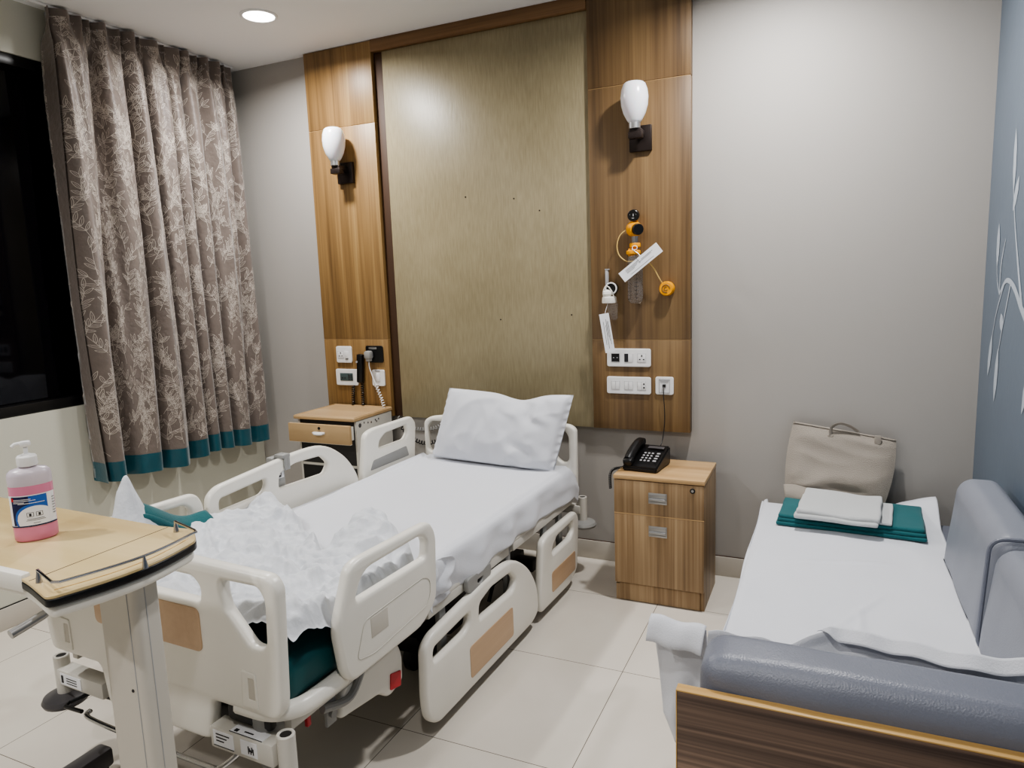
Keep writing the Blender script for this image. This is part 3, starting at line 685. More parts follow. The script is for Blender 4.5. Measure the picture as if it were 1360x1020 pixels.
# side rails (outline in v,z relative to lowered position)
LONG = [(.567, .17), (.575, .09), (.63, .045, .05), (1.38, .045, .04), (1.445, .075, .05), (1.435, .19, .06), (1.36, .30, .08), (1.22, .395, .09), (1.05, .40, .09), (.62, .365, .03), (.575, .335, .03)]
LH = [[(.622, .266), (.625, .315), (.86, .332), (.862, .295), (.832, .272)], [(.925, .270), (.935, .330), (1.03, .352), (1.19, .345), (1.235, .30), (1.205, .262)]]
HEAD = [(1.462, .14), (1.457, .045), (1.80, .038), (1.905, .08), (1.935, .33), (1.90, .372), (1.56, .372), (1.50, .355)]
HHL = [[(1.60, .262), (1.61, .30), (1.66, .328), (1.85, .335), (1.862, .29), (1.825, .262)]]
FOOT = [(.158, .605), (.178, .475), (.205, .437), (.54, .437), (.628, .49), (.642, .70), (.612, .752), (.262, .762), (.222, .750)]
FHL = [[(.238, .652), (.268, .705), (.30, .722), (.555, .722), (.585, .70), (.578, .645)]]
def rail(outl, holes, u, dz, dv, inlay, kind):
    o2 = [(p[0]+dv, p[1]+dz)+tuple(p[2:]) for p in outl]; h2 = [[(a+dv, b+dz) for a, b in h] for h in holes]
    p = MB(); p.bm(plate(o2, h2, .034, .013, .035, .018), mat=YZ(u)); r = p.build('side_rail', 'cream', bed, sharp=50)
    sg = 1 if u > 0 else -1
    if inlay:
        a, b, c, d = inlay
        p = MB(); p.bm(plate([(a+dv, c+dz), (b+dv, c+dz), (b+dv, d+dz), (a+dv, d+dz)], [], .003, .001, .015), mat=YZ(u+sg*.0175)); p.build('wood_inlay', 'beech_in', r)
    return r
rail(LONG, LH, .455, 0, 0, (.848, 1.19, .085, .205), 'long')
rail(HEAD, HHL, .455, 0, 0, (1.585, 1.87, .09, .185), 'head')
fr_ = rail(FOOT, FHL, .478, 0, 0, None, 'foot')
g = MB(); gp = rounded([(.225, .49), (.265, .585), (.555, .592), (.59, .57), (.585, .52), (.56, .495), (.30, .475)], .02)
g.tube([(.4955, p.x, p.y) for p in gp], .0013, 6, closed=True); g.build('panel_groove', 'column', fr_)
p = MB(); p.box((.4945, .292, .522), (.4962, .368, .580), .0005); p.build('sticker', 'column', fr_)
rail(LONG, LH, -.475, .395, .01, None, 'long'); rh = rail(HEAD, HHL, -.475, .415, .01, None, 'head'); rail(FOOT, FHL, -.475, .012, -.075, None, 'foot')
p = MB(); p.bm(plate([(1.53, .585), (1.86, .585), (1.84, .64), (1.56, .63)], [], .003, .001, .01), mat=YZ(-.4575)); p.build('control_panel', 'grey_pl', rh)
# rail mounting arms
for u, v, zb, zt in ((.44, .36, .40, .47), (.43, .75, .22, .43), (.43, 1.25, .22, .43), (.43, 1.62, .2, .43), (.43, 1.8, .2, .43)):
    m = MB(); m.box((u-.02, v-.02, zb), (u, v+.02, zt), .004); m.build('rail_arm', 'grey_pl', bed)
for v in (.75, 1.25, 1.7): MB().box((-.455, v-.02, .40), (-.43, v+.02, .50), .004).build('rail_arm', 'grey_pl', bed)
# mattress platform sections
for a, b in ((.02, .62), (.64, .98), (1.0, 1.25), (1.27, 1.94)):
    m = MB(); m.box((-.44, a, .425), (.44, b, .448), .008); m.box((.415, a+.01, .395), (.44, b-.01, .43), .004); m.box((-.44, a+.01, .395), (-.415, b-.01, .43), .004); m.build('deck_section', 'cream_metal', bed)
m = MB(); m.tube(smooth_path([(.30, .0, .452), (.40, .006, .452), (.448, .05, .45), (.455, .12, .447), (.455, .21, .446)]), .024, 12, flat=.8); m.build('corner_bumper', 'cream', bed)
m = MB(); m.bm(plate([(.87, .40), (.90, .372), (1.02, .372), (1.05, .40), (1.05, .445), (.87, .445)], [[(.945, .405), (.965, .393), (.985, .405), (.985, .415), (.945, .415)]], .02, .006, .02, .008), mat=YZ(.452)); m.build('latch_bracket', 'grey_pl', bed)
# release box with red marker
m = MB(); m.bm(plate([(.24, .38), (.50, .39), (.52, .34), (.515, .255), (.44, .24), (.40, .275), (.22, .30)], [], .06, .01, .02), mat=YZ(.395)); bx_ = m.build('release_box', 'cream', bed)
m = MB(); m.bm(plate([(.445, .262), (.497, .25), (.502, .298), (.450, .312)], [], .004, .001, .004), mat=YZ(.427)); m.build('red_marker', 'red', bx_)
MB().box((.39, .122, .335), (.402, .137, .40), .003).build('release_lever', 'red', bed)
m = MB(); m.box((.405, .18, .30), (.415, .22, .40), .003); m.box((.405, .25, .29), (.415, .28, .36), .003); m.tube(smooth_path([(.42, .16, .37), (.43, .26, .35), (.43, .33, .42)]), .012, 10); m.cyl((.40, .2, .335), (.425, .2, .335), .012, n=16); m.build('rail_hinge', 'grey_pl', bed)
# under-frame, coloured dark to stand in for the shade beneath the bed
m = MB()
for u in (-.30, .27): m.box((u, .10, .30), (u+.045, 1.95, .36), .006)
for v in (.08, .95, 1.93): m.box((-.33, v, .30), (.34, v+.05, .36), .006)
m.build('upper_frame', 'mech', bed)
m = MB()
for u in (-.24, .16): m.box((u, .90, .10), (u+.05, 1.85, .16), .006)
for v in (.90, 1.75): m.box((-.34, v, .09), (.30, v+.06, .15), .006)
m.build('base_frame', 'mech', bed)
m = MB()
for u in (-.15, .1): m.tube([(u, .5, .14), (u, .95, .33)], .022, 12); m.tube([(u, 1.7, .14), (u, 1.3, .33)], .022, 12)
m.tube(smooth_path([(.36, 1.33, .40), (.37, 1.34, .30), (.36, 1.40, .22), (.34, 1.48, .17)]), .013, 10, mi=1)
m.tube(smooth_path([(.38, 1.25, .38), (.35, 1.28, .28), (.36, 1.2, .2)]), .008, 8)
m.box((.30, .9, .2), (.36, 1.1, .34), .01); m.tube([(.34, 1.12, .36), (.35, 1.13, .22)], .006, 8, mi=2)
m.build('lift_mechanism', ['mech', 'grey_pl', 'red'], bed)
for u in (-.30, .16):
    for v in (.95, 1.78):
        m = MB(); m.cyl((u-.018, v, .06), (u+.018, v, .06), .06, n=28, bev=.006); m.build('caster', 'mech', bed)
# corner bumper posts
def bumper(u, v, zt, low, zb, arm, wheel='dgrey', wz=.25, lbl=True):
    m = MB(); m.cyl((u, v, zb), (u, v, zt), .0225, n=28); m.tube([(u+.0185*math.cos(k/20*2*PI), v+.0185*math.sin(k/20*2*PI), zt) for k in range(20)], .0045, 8, closed=True)
    po = m.build('bumper_post', 'cream_metal', bed); MB().cyl((u, v, zt-.002), (u, v, zt+.001), .015, n=20).build('post_hole', 'mech', po)
    m = MB(); m.lathe([(.0, -.018), (.045, -.018), (.062, -.010), (.066, 0), (.060, .012), (.035, .020), (0, .020)], (u+.004, v-.005, wz), n=32); m.build('bumper_wheel', wheel, bed)
    a0, a1, az0, az1 = arm
    m = MB(); m.box((min(a0, a1), v-.028, az0), (max(a0, a1), v+.022, az1), .004); return m.build('bumper_arm', 'cream_metal', bed)
a = bumper(.455, -.005, .412, 0, .20, (.222, .435, .333, .392), 'grey_pl', .215)
g = MB(); g.box((.235, -.0345, .345), (.305, -.0325, .385), mi=0); g.box((.33, -.0345, .345), (.385, -.0325, .384), mi=0); g.box((.29, -.03, .3915), (.40, .0, .3935), mi=0)
for k in range(3): g.box((.245, -.0352, .375-k*.009), (.292-k*.01, -.034, .378-k*.009), mi=1)
g.box((.335, -.0352, .358), (.348, -.034, .374), mi=1) if False else None
for k in range(5): g.box((.355+k*.004, -.0352, .352+(k % 2)*.006), (.358+k*.004, -.034, .372-(k % 3)*.004), mi=1)
g.box((.30, -.026, .393), (.312, -.016, .3942), mi=1); g.box((.33, -.02, .393), (.36, -.016, .3942), mi=1)
g.box((.235, -.0352, .343), (.305, -.034, .3445), mi=1); g.box((.29, -.031, .393), (.40, -.0295, .3942), mi=1)
g.build('label', ['paper', 'ink'], a)
a = bumper(-.535, .05, .372, 0, .25, (-.52, -.30, .295, .345), 'dgrey', .235)
g = MB(); g.box((-.50, .0205, .302), (-.40, .0225, .338)); g.box((-.495, .0195, .308), (-.485, .021, .332), mi=1)
for k in range(3): g.box((-.47, .0195, .31+k*.008), (-.42, .021, .312+k*.008), mi=1)
g.build('label', ['paper', 'ink'], a)
bumper(.455, 2.03, .40, 0, .27, (.2, .45, .32, .36), 'grey_pl', .265); bumper(-.455, 2.03, .40, 0, .27, (-.45, -.2, .32, .36), 'grey_pl', .265)
m = MB(); m.tube(smooth_path([(-.28, -.03, .30), (-.25, -.05, .295), (.0, -.055, .295), (.22, -.055, .295), (.27, -.05, .30), (.30, -.01, .325)]), .007, 10); m.build('pedal_bar', 'chrome', bed)
m = MB(); m.tube([(-.34, -.02, .275), (-.42, -.02, .27), (-.43, .0, .27), (-.40, .05, .28), (-.30, .05, .285)], .006, 8); m.build('foot_pedal', 'black', bed)
m = MB(); m.box((.25, .0, .395), (.40, .06, .44), .01); m.build('frame_bracket', 'mech', bed)
m = MB(); m.cyl((.36, .04, .36), (.36, .04, .44), .045, n=24, bev=.01); m.box((.32, .03, .26), (.35, .07, .40), .005); m.build('lift_tube', 'grey_pl', bed)

# mattress
m = MB(); m.box((-.438, .025, .4485), (.438, 1.965, .568), .035, seg=5)
mt = m.build('mattress', 'teal_vinyl'); mt.location = BED; mt.rotation_euler = (0, 0, TH); tag(mt, 'teal vinyl mattress on the hospital bed, bare at its foot end', 'mattress')
for v in mt.data.vertices:
    if v.co.z < .54: v.co.x += .006*nz(v.co.x*3, v.co.y*6, v.co.z*14)
# bed sheet over mattress
def sheet(a, b):
    v = .33+b*(1.972-.33)
    # cross-section arc
    W = .442; top = .5745; drop = .125; s = (a-.5)*2*(W+drop); r = .03
    x = abs(s); sg = 1 if s > 0 else -1
    if x < W-r: cx, cz, side = x, top, 0
    elif x < W-r+r*PI/2: q = (x-(W-r))/r; cx = W-r+r*math.sin(q); cz = top-r+r*math.cos(q); side = .5
    else:
        d = x-(W-r+r*PI/2); cx = W; cz = top-r-d; side = 1
    wr = .0035*ridge(v*1.3, x*4, 2, 2.2)*.5
    u = cx*sg
    if side == 0:
        edge = sm((x-.30)/.12)
        cz += .0025*nz(v*2, u*3, 5, 1.5)+edge*.004*ridge(v*.8+u*2, u*14, 1, 1.2) + .003*edge
        if sg < 0: cz += .007*edge*math.sin(u*110+v*5)*sm((v-.8)/.3)
    else:
        q = sm((top-cz)/.08)
        bulge = .010*q*math.sin(v*17+3*math.sin(v*5))+.010*q*nz(v*9, cz*16, 3)+.008*q
        u += sg*bulge
        cz += .010*q*math.sin(v*5+1)
        if sg < 0: u = max(u, -.450)
        else: u = min(u, .4555+.0) if 0 else u
    if v > 1.93: cz -= (v-1.93)*.8
    return Vector((u, v, cz+.001))
m = MB(); m.grid(sheet, 160, 220); sh = m.build('bed_sheet', 'sheet', sharp=999, solid=.0015, off=1); sh.location = BED; sh.rotation_euler = (0, 0, TH)
tag(sh, 'smooth white bed sheet stretched over the hospital bed mattress', 'bed sheet')
# loose sheet corner hanging at the right side near the foot rail
fl = MB()
def flap(a, b):
    v = .62+.16*a+.02*math.sin(b*6); z = .572-.13*b*(1-.25*a); u = .448+.016*math.sin(a*7+b*2)+.018*b*(1-a)+.004*nz(a*6, b*6, 1)
    return Vector((u, v, z))
fl.grid(flap, 24, 24); o = fl.build('sheet_corner', 'sheet', sh, sharp=999, solid=.0015)

# crumpled blanket
VM = [(-.47, .80), (-.44, .86), (-.35, .862), (-.27, .845), (-.2, .78), (-.1, .70), (.02, .64), (.1, .55), (.2, .50), (.5, .47)]
def crump(u, v, k=1.0):
    def fol(ang, sa, sc, z, amp, amp_k=1.55):
        c, q = math.cos(ang), math.sin(ang); x = (u*c+v*q)*sa; y = (-u*q+v*c)*sc
        w = nz(u, v, z, 5)*.55
        n = noise.noise(Vector((x+w, y+w, z)))
        return amp*amp_k*(.8-2.2*math.sqrt(n*n+.0008))
    h = fol(.5, 2.2, 8, 1, .015*k)+fol(-.35, 3, 11, 5, .014*k)+fol(1.1, 5, 17, 9, .011)+fol(.1, 8, 28, 13, .0065)+fol(-.8, 9, 34, 17, .0045)
    return h
def base_z(u):
    z = .578
    if u > .43: z -= sm((u-.43)/.05)*.010
    return z
def blank(a, b):
    u = -.462+a*(.472+.462); vm = lerp_tab(VM, u)+.018*nz(u*9, 2, 5); v = .028+b*(vm-.028)
    e = min(v-.028, (vm-v)); ed = sm(e/.045)
    eu = sm(min(u+.462, .472-u)/.04)
    T = .022+.030*math.exp(-((v-.35)/.3)**2)
    T += .042*math.exp(-((u+.31)/.13)**4-((v-.775)/.07)**2)      # roll at the left edge
    T += .020*sm((-.25-u)/.2)
    T += .028*math.exp(-((u-.30)/.16)**2-((v-.12)/.12)**2)
    T += .012*math.exp(-((u+.1)/.2)**2-((v-.55)/.1)**2)
    z = base_z(u)+(T+crump(u, v))*((.25 if v > .2 else .65)+(.75 if v > .2 else .35)*ed)*(.62+.38*eu)
    z += .055*math.exp(-(v/.10)**2)*sm((u-.2)/.2) - .030*sm((u-.42)/.05)*sm((v-.12)/.1)
    uu = u+.012*nz(u*8, v*8, 6)*ed; vv = v+.012*nz(u*8, v*8, 16)*ed
    if v < .07: z -= (.07-v)*.3
    pk = .235*math.exp(-(abs(u+.405)/.050)**1.5-(abs(v-.235)/.075)**1.5)
    z += pk
    if u < .42: z = max(z, .584+.002*nz(u*20, v*20))
    return Vector((min(uu, .474), max(vv, .026), z))
m = MB(); m.grid(blank, 190, 150)
def lump(a, b):
    u = .125+a*.355; vmx = lerp_tab([(.12, .66), (.16, .76), (.19, .80), (.27, .74), (.36, .66), (.48, .58)], u); v = .30+b*(vmx-.30)
    e = min(u-.125, .50-u, vmx-v, (v-.30)*.5); ed = sm(e/.03)
    ridge_c = .070*math.exp(-((v-.66+(u-.2)*.5)/.11)**2)*math.exp(-((u-.22)/.14)**2)+.02
    z = base_z(u)+.004+.008*ed+(.028+ridge_c+.8*crump(u+3, v, .9))*(.1+.9*ed)
    if u > .42: z -= sm((u-.42)/.06)*.075
    else: z = max(z, .582)
    return Vector((u+.010*nz(v*9, u*5, 3), v, z))
m.grid(lump, 90, 90)
bl = m.build('blanket', 'sheet2', sharp=999); bl.location = BED; bl.rotation_euler = (0, 0, TH)
tag(bl, 'crumpled white blanket heaped over the foot end of the hospital bed', 'blanket')
# teal blanket fold showing by the left rail
def tb(a, b):
    v = .245+a*.30; zt = .815-.135*sm(a*1.15)-.012*math.sin(a*5); z = zt-.13*b; u = -.43+.10*b+.014*math.sin(a*6+b*3)+.010*math.sin(b*9)
    return Vector((u, v, z))
m = MB(); m.grid(tb, 30, 24); m.tube([tb(a/20, .28)+Vector((.009, 0, .002)) for a in range(21)], .0016, 6)
o = m.build('blanket', 'teal', sharp=999, solid=.012); o.location = BED; o.rotation_euler = (0, 0, TH); tag(o, 'folded teal blanket edge poking out beside the left bed rail', 'blanket')
# pillow
pc = {'bl': Vector((-.325, 1.895, .582)), 'br': Vector((.385, 1.845, .575)), 'tl': Vector((-.225, 1.925, .945)), 'tr': Vector((.462, 1.925, .935))}
def pil(side):
    def f(a, b):
        s = a*2-1; t_ = b*2-1
        p = (pc['bl']*(1-a)+pc['br']*a)*(1-b)+(pc['tl']*(1-a)+pc['tr']*a)*b
        fx = min(1, max(0, (1-abs(s))/.075)); fy = min(1, max(0, (1-abs(t_))/.06))
        inner = sm(fx)*sm(fy)
        th = .064*((1-s**4)**.55)*((1-abs(t_)**2.6)**.6)*inner
        n = Vector((.0, -1, .1)).normalized()
        wr = .011*inner*ridge(a*1.2, b*.8, 3, 3.2)+.007*inner*math.sin((s*1.0+t_*.55)*16+3*nz(a, b, 2, 4))*math.exp(-((s-.45)/.4)**2)+.005*inner*ridge(a*2, b*.6, 8, 4)
        sag = -.030*math.exp(-((s-.22)/.28)**2)*b**2 - .012*(1-abs(s))*b**3
        low = .02*(1-b)*(1-b)
        rip = .004*(1-inner)*math.sin(b*60)*(1 if abs(s) > .9 else .3)
        q = p+Vector((0, 0, sag+rip*.3))
        if side > 0: q += n*(th+wr+low)+Vector((0, rip, 0))
        else: q -= n*min(th*.35, .016)
        q.y = min(q.y, 1.968); q.z = max(q.z, .578+.004*b)
        return q
    return f
m = MB(); m.grid(pil(1), 90, 60); m.grid(pil(-1), 90, 60)
o = m.build('pillow', 'sheet', sharp=999); o.location = BED; o.rotation_euler = (0, 0, TH); tag(o, 'plump white pillow propped against the headboard', 'pillow')
m = MB(); m.box((.368, 1.832, .592), (.378, 1.834, .599)); m.build('care_tag', 'teal_satin', o)
# hook bracket hanging over the left rail
t = thing('rail_remote', 'grey control box hooked over the left side rail', 'remote control', bpt(-.475, .985, .70), TH)
m = MB(); m.tube([(.022, 0, .045), (.022, 0, .085), (.018, 0, .095), (0, 0, .099), (-.018, 0, .095), (-.024, 0, .085), (-.024, 0, .0)], .006, 8, flat=1); m.box((-.027, -.028, .085), (.025, .018, .102), .006); m.box((.019, -.02, .035), (.026, .012, .098), .003); m.build('hook', 'grey_pl', t)
m = MB(); m.box((-.055, -.045, -.10), (-.021, .025, .09), .006); m.build('control_box', 'grey_pl', t)
m = MB(); m.box((-.022, -.03, -.005), (-.0195, .015, .03)); m.box((-.0197, -.025, .0), (-.019, .0, .008), mi=1); m.build('label', ['paper', 'ink'], t)

# ------------------------------------------------------------------ overbed table and bottle
ZT = .95
TBL = thing('overbed_table', 'maple-topped overbed table on a beige column at the foot of the bed', 'table', (-1.32, .95, 0))
def TT(x, y): return (x+1.32, y-.95)
def bow(x0, y0, x1, y1, bulge, n=10):
    out = []
    for k in range(n+1):
        q = k/n; out.append((x0+(x1-x0)*q+bulge*math.sin(q*PI), y0+(y1-y0)*q))
    return out
edge = [TT(-2.15, .772), TT(-1.42, .772), TT(-1.36, .758)] + [TT(*p) for p in bow(-1.262, .728, -1.238, 1.035, .030)] + [TT(-1.30, 1.085), TT(-1.40, 1.075), TT(-1.50, 1.078), TT(-2.15, 1.10)]
ed2 = [(x, y, .02) if i in (2, 3, 13, 14) else (x, y, .006) for i, (x, y) in enumerate(edge)]
m = MB(); m.bm(plate(ed2, [], .006, .0015, .02), mat=Matrix.Translation((0, 0, ZT-.003))); m.build('tabletop', 'maple', TBL)
def scal(pts, k): 
    cx = sum(p[0] for p in pts)/len(pts); cy = sum(p[1] for p in pts)/len(pts); return [(cx+(p[0]-cx)*k, cy+(p[1]-cy)*k)+tuple(p[2:]) for p in pts]
m = MB(); m.bm(plate(scal(ed2, 1.004), [], .016, .003, .02), mat=Matrix.Translation((0, 0, ZT-.014))); m.build('edge_band', 'black', TBL)
m = MB(); m.bm(plate(scal(ed2, .965), [], .026, .010, .03), mat=Matrix.Translation((0, 0, ZT-.034))); m.build('underside_tray', 'cream', TBL)
m = MB(); a = TT(-1.372, .765); b = TT(-1.352, 1.074); m.box((a[0], a[1], ZT-.0002), (a[0]+.0018, b[1], ZT+.0004)); m.build('top_joint', 'ink', TBL)
m = MB(); a = TT(-1.235, 0); 
pts = [TT(-1.275+.0, .745)]+[TT(*p) for p in bow(-1.282, .755, -1.262, 1.035, .030)]
m.tube([(p[0], p[1], ZT+.0002) for p in pts[1:]], .0012, 6); m.build('edge_groove', 'ply', TBL)
m = MB(); m.box(TT(-2.15, .765)+(ZT-.030,), TT(-1.395, .785)+(ZT+.008,), .006); m.build('side_rail_trim', 'cream', TBL)
# chrome guard rail
R0 = [TT(-1.345, .765), TT(-1.33, .755), TT(-1.275, .742), TT(-1.262, .752)] + [TT(*p) for p in bow(-1.245, .775, -1.222, 1.02, .028)] + [TT(-1.232, 1.035), TT(-1.30, 1.052), TT(-1.315, 1.055)]
R0 = [TT(-1.345, .768), TT(-1.262, .742), TT(-1.250, .748)] + [TT(*p) for p in bow(-1.243, .765, -1.222, 1.012, .022)] + [TT(-1.222, 1.024), TT(-1.236, 1.032), TT(-1.325, 1.058)]
m = MB(); m.tube([(p[0], p[1], ZT+.024) for p in R0], .0028, 10); m.build('guard_rail', 'chrome', TBL)
for (x, y) in (R0[0], (R0[8][0], R0[8][1]), R0[-1]):
    m = MB(); m.tube([(x, y, ZT), (x, y, ZT+.012), (x, y, ZT+.020), (x, y, ZT+.026)], [.0062, .0045, .003, .003], 14); m.build('rail_post', 'chrome', TBL)
# column
m = MB(); m.bm(plate([(-.068, -.048), (.035, -.050), (.046, -.040), (.046, .010), (-.068, .010)], [], .81, .003, .008), mat=Matrix.Translation((0, 0, .085+.405))); m.build('column', 'column', TBL)
m = MB(); m.box((.026, -.0512, .09), (.0275, -.046, .89), .0003); m.box((.044, -.024, .09), (.0468, -.022, .89), .0003); m.build('column_seam', 'white2', TBL)
m = MB(); m.cyl((.012, -.0510, .66), (.012, -.047, .66), .0035, n=10); m.build('screw', 'ink', TBL)
m = MB(); m.box((-.10, -.055, .89), (.055, .06, ZT-.046), .008); m.build('top_bracket', 'cream', TBL)
m = MB(); m.box((-.78, -.035, .03), (.09, .045, .085), .01); m.build('base_beam', 'dgrey', TBL)
for x in (-.71, .05):
    m = MB(); m.box((x-.03, -.05, .03), (x+.03, .34, .09), .01); m.build('base_leg', 'dgrey', TBL)
    for yy in (.0, .31): MB().cyl((x-.012, yy, .02), (x+.012, yy, .02), .02, n=18).build('caster', 'mech', TBL)
m = MB(); m.tube(smooth_path([(-.02, -.06, .905), (-.05, -.13, .885), (-.065, -.16, .868), (-.07, -.22, .855)]), [.006]*8+[.008]*8+[.009]*9, 12); m.build('height_lever', 'steel', TBL)
# sanitiser bottle
t = thing('sanitizer_bottle', 'pink hand sanitiser pump bottle with blue label on the overbed table', 'bottle', (-1.603, .925, ZT+.001), math.radians(58))
SX, SY = 1.0, .70
m = MB(); m.lathe([(.0, .0), (.037, .0), (.041, .004), (.0415, .02), (.041, .06), (.0415, .125)], n=48, sx=SX, sy=SY); m.build('liquid', 'pink', t, sharp=60)
m = MB(); m.lathe([(.0416, .125), (.0418, .145), (.040, .153), (.034, .159), (.018, .163), (.015, .165), (.015, .17)], n=48, sx=SX, sy=SY, cap=True); m.build('bottle_shoulder', 'bottle_top', t, sharp=60)
m = MB(); m.lathe([(.0, .166), (.019, .166), (.020, .169), (.0195, .186), (.017, .189), (.010, .190), (.008, .192), (0, .192)], n=32); m.build('pump_collar', 'white', t)
m = MB(); m.cyl((0, 0, .190), (0, 0, .210), .0045, n=14); m.box((-.010, -.0085, .208), (.011, .0085, .2205), .004); m.tube([(-.004, 0, .216), (-.018, 0, .215), (-.024, 0, .210)], .0045, 10); m.build('pump_head', 'white', t)
def lab(mb, a0, a1, z0, z1, mi, off=.0006, n=20):
    vs = []; 
    for k in range(n+1):
        q = a0+(a1-a0)*k/n; r = .0415+off; vs += [(r*math.cos(q)*SX, r*math.sin(q)*SY, z0), (r*math.cos(q)*SX, r*math.sin(q)*SY, z1)]
    mb.add(vs, [(2*i, 2*i+2, 2*i+3, 2*i+1) for i in range(n)], mi)
A0 = -PI/2-.05
m = MB(); lab(m, A0-1.35, A0+1.35, .034, .105, 0)
lab(m, A0-1.02, A0+.75, .0385, .103, 1, .0009)
# pale blue sweep + white disc
def disc(mb, ca, cz, r, mi, off, zmin=.0365, a_min=-9, zmax=.103):
    n = 36
    vs = []
    for k in range(n+1):
        a_ = -r+2*r*k/n; hz = math.sqrt(max(0, r*r-a_*a_)); aa = A0+ca+a_/.034; rr = .0415+off
        if aa > A0+.75: aa = A0+.75
        for z in (max(zmin, cz-hz), min(zmax, cz+hz)): vs.append((rr*math.cos(aa)*SX, rr*math.sin(aa)*SY, z))
    mb.add(vs, [(2*i, 2*i+2, 2*i+3, 2*i+1) for i in range(n)], mi)
for q0, q1, z0, z1 in ((-.1, .74, .078, .1025), (.3, .74, .06, .08)): lab(m, A0+q0, A0+q1, z0, z1, 2, .0011)
disc(m, .12, .052, .0335, 2, .0013); disc(m, .15, .050, .0300, 0, .0015)
lab(m, A0-1.3, A0+1.3, .0345, .0375, 1, .0018)
for q0, q1, z in ((-.85, .0, .096), (-.85, .2, .0925), (-.85, -.3, .089), (-.6, .6, .0865)): lab(m, A0+q0, A0+q1, z, z+.0012, 0, .0020)
lab(m, A0-.97, A0-.82, .093, .101, 3, .0022)
for q0, q1, z in ((-.25, .5, .051), (-.3, .55, .048), (0, .3, .0415)): lab(m, A0+q0, A0+q1, z, z+.0009, 4, .0020)
for c_ in (-.1, .3):
    lab(m, A0+c_-.14, A0+c_+.14, .0655, .0663, 4, .0020); lab(m, A0+c_-.14, A0+c_+.14, .0565, .0573, 4, .0020)
    lab(m, A0+c_-.15, A0+c_-.13, .0565, .066, 4, .0020, 2); lab(m, A0+c_+.13, A0+c_+.15, .0565, .066, 4, .0020, 2); lab(m, A0+c_-.05, A0+c_+.05, .058, .064, 4, .0020, 3)
for k in range(7): lab(m, A0+1.0, A0+1.25, .055+k*.006, .0562+k*.006, 4, .0020, 4)
m.build('label', ['paper', 'navy_print', 'blue_print', 'red', 'ink'], t, sharp=999)

# ------------------------------------------------------------------ sofa bed
sofa = thing('sofa_bed', 'grey leatherette sofa bed with a dark wood end panel along the right wall', 'sofa', (.16, 1.34, 0))
OX, OY = .16, 1.34
def L(x, y, z): return (x-OX, y-OY, z)
# end panel
m = MB(); m.box(L(-.262, 1.322, .02), L(.56, 1.346, .648), .0015); ep = m.build('end_panel', 'walnut', sofa)
m = MB(); m.box(L(-.263, 1.3215, .648), L(.56, 1.3465, .6515), .001); m.box(L(-.2645, 1.3215, .02), L(-.262, 1.3465, .6515), .001); m.build('edge_band', 'ply', ep)
# base & seat
m = MB(); m.box(L(-.22, 1.36, .06), L(.56, 3.26, .28), .01); m.build('sofa_base', 'walnut', sofa)
for x in (-.18, .5):
    for y in (1.45, 3.2): MB().cyl(L(x, y, 0), L(x, y, .06), .02, n=14).build('leg', 'mech', sofa)
m = MB(); m.box(L(-.245, 1.51, .28), L(.56, 3.28, .418), .03, seg=4); m.build('seat_cushion', 'vinyl', sofa)
def cushion(lo, hi, r, lean, name, mat, puff=.006):
    lo = Vector(lo); hi = Vector(hi); c = (lo+hi)/2; d = (hi-lo)/2
    bm = bmesh.new(); bmesh.ops.create_cube(bm, size=2)
    bmesh.ops.subdivide_edges(bm, edges=bm.edges[:], cuts=30, use_grid_fill=True)
    for v in bm.verts:
        # denser sampling toward the rounded edges
        q = Vector([math.copysign(abs(t)**.6, t) if abs(t) < 1 else t for t in v.co]); p = Vector((q.x*d.x, q.y*d.y, q.z*d.z))
        inn = Vector([max(-(d[i]-r), min(d[i]-r, p[i])) for i in range(3)]); dr = p-inn
        p = inn+dr.normalized()*r
        a, b, e = p.x/d.x, p.y/d.y, p.z/d.z
        n = dr.normalized()
        k = (1-min(1, abs(a))**4*(1-n.x**2))*(1-min(1, abs(b))**4*(1-n.y**2))*(1-min(1, abs(e))**4*(1-n.z**2))
        p += n*(puff*k+.0035*nz(p.x*7, p.y*7, p.z*7)+.0015*ridge(p.y+p.x, p.z, 3, 9)*k)
        p.x += lean*(p.z/d.z)
        v.co = p+c
    m = MB(); m.bm(bm); return m.build(name, mat, sofa, sharp=180)
cushion(L(-.222, 1.352, .44), L(.548, 1.500, .708), .042, 0, 'arm_cushion', 'vinyl')
cushion(L(.405, 2.165, .42), L(.535, 2.80, .752), .045, .015, 'back_cushion', 'vinyl2')
cushion(L(.405, 1.535, .42), L(.535, 2.155, .738), .045, .015, 'back_cushion', 'vinyl2')
m = MB(); pp = rounded([(.392, .43), (.408, .752), (.548, .755), (.54, .43)], .04); m.tube([L(p.x, 2.160, p.y) for p in pp], .006, 8, closed=True); m.build('piping', 'vinyl', sofa)
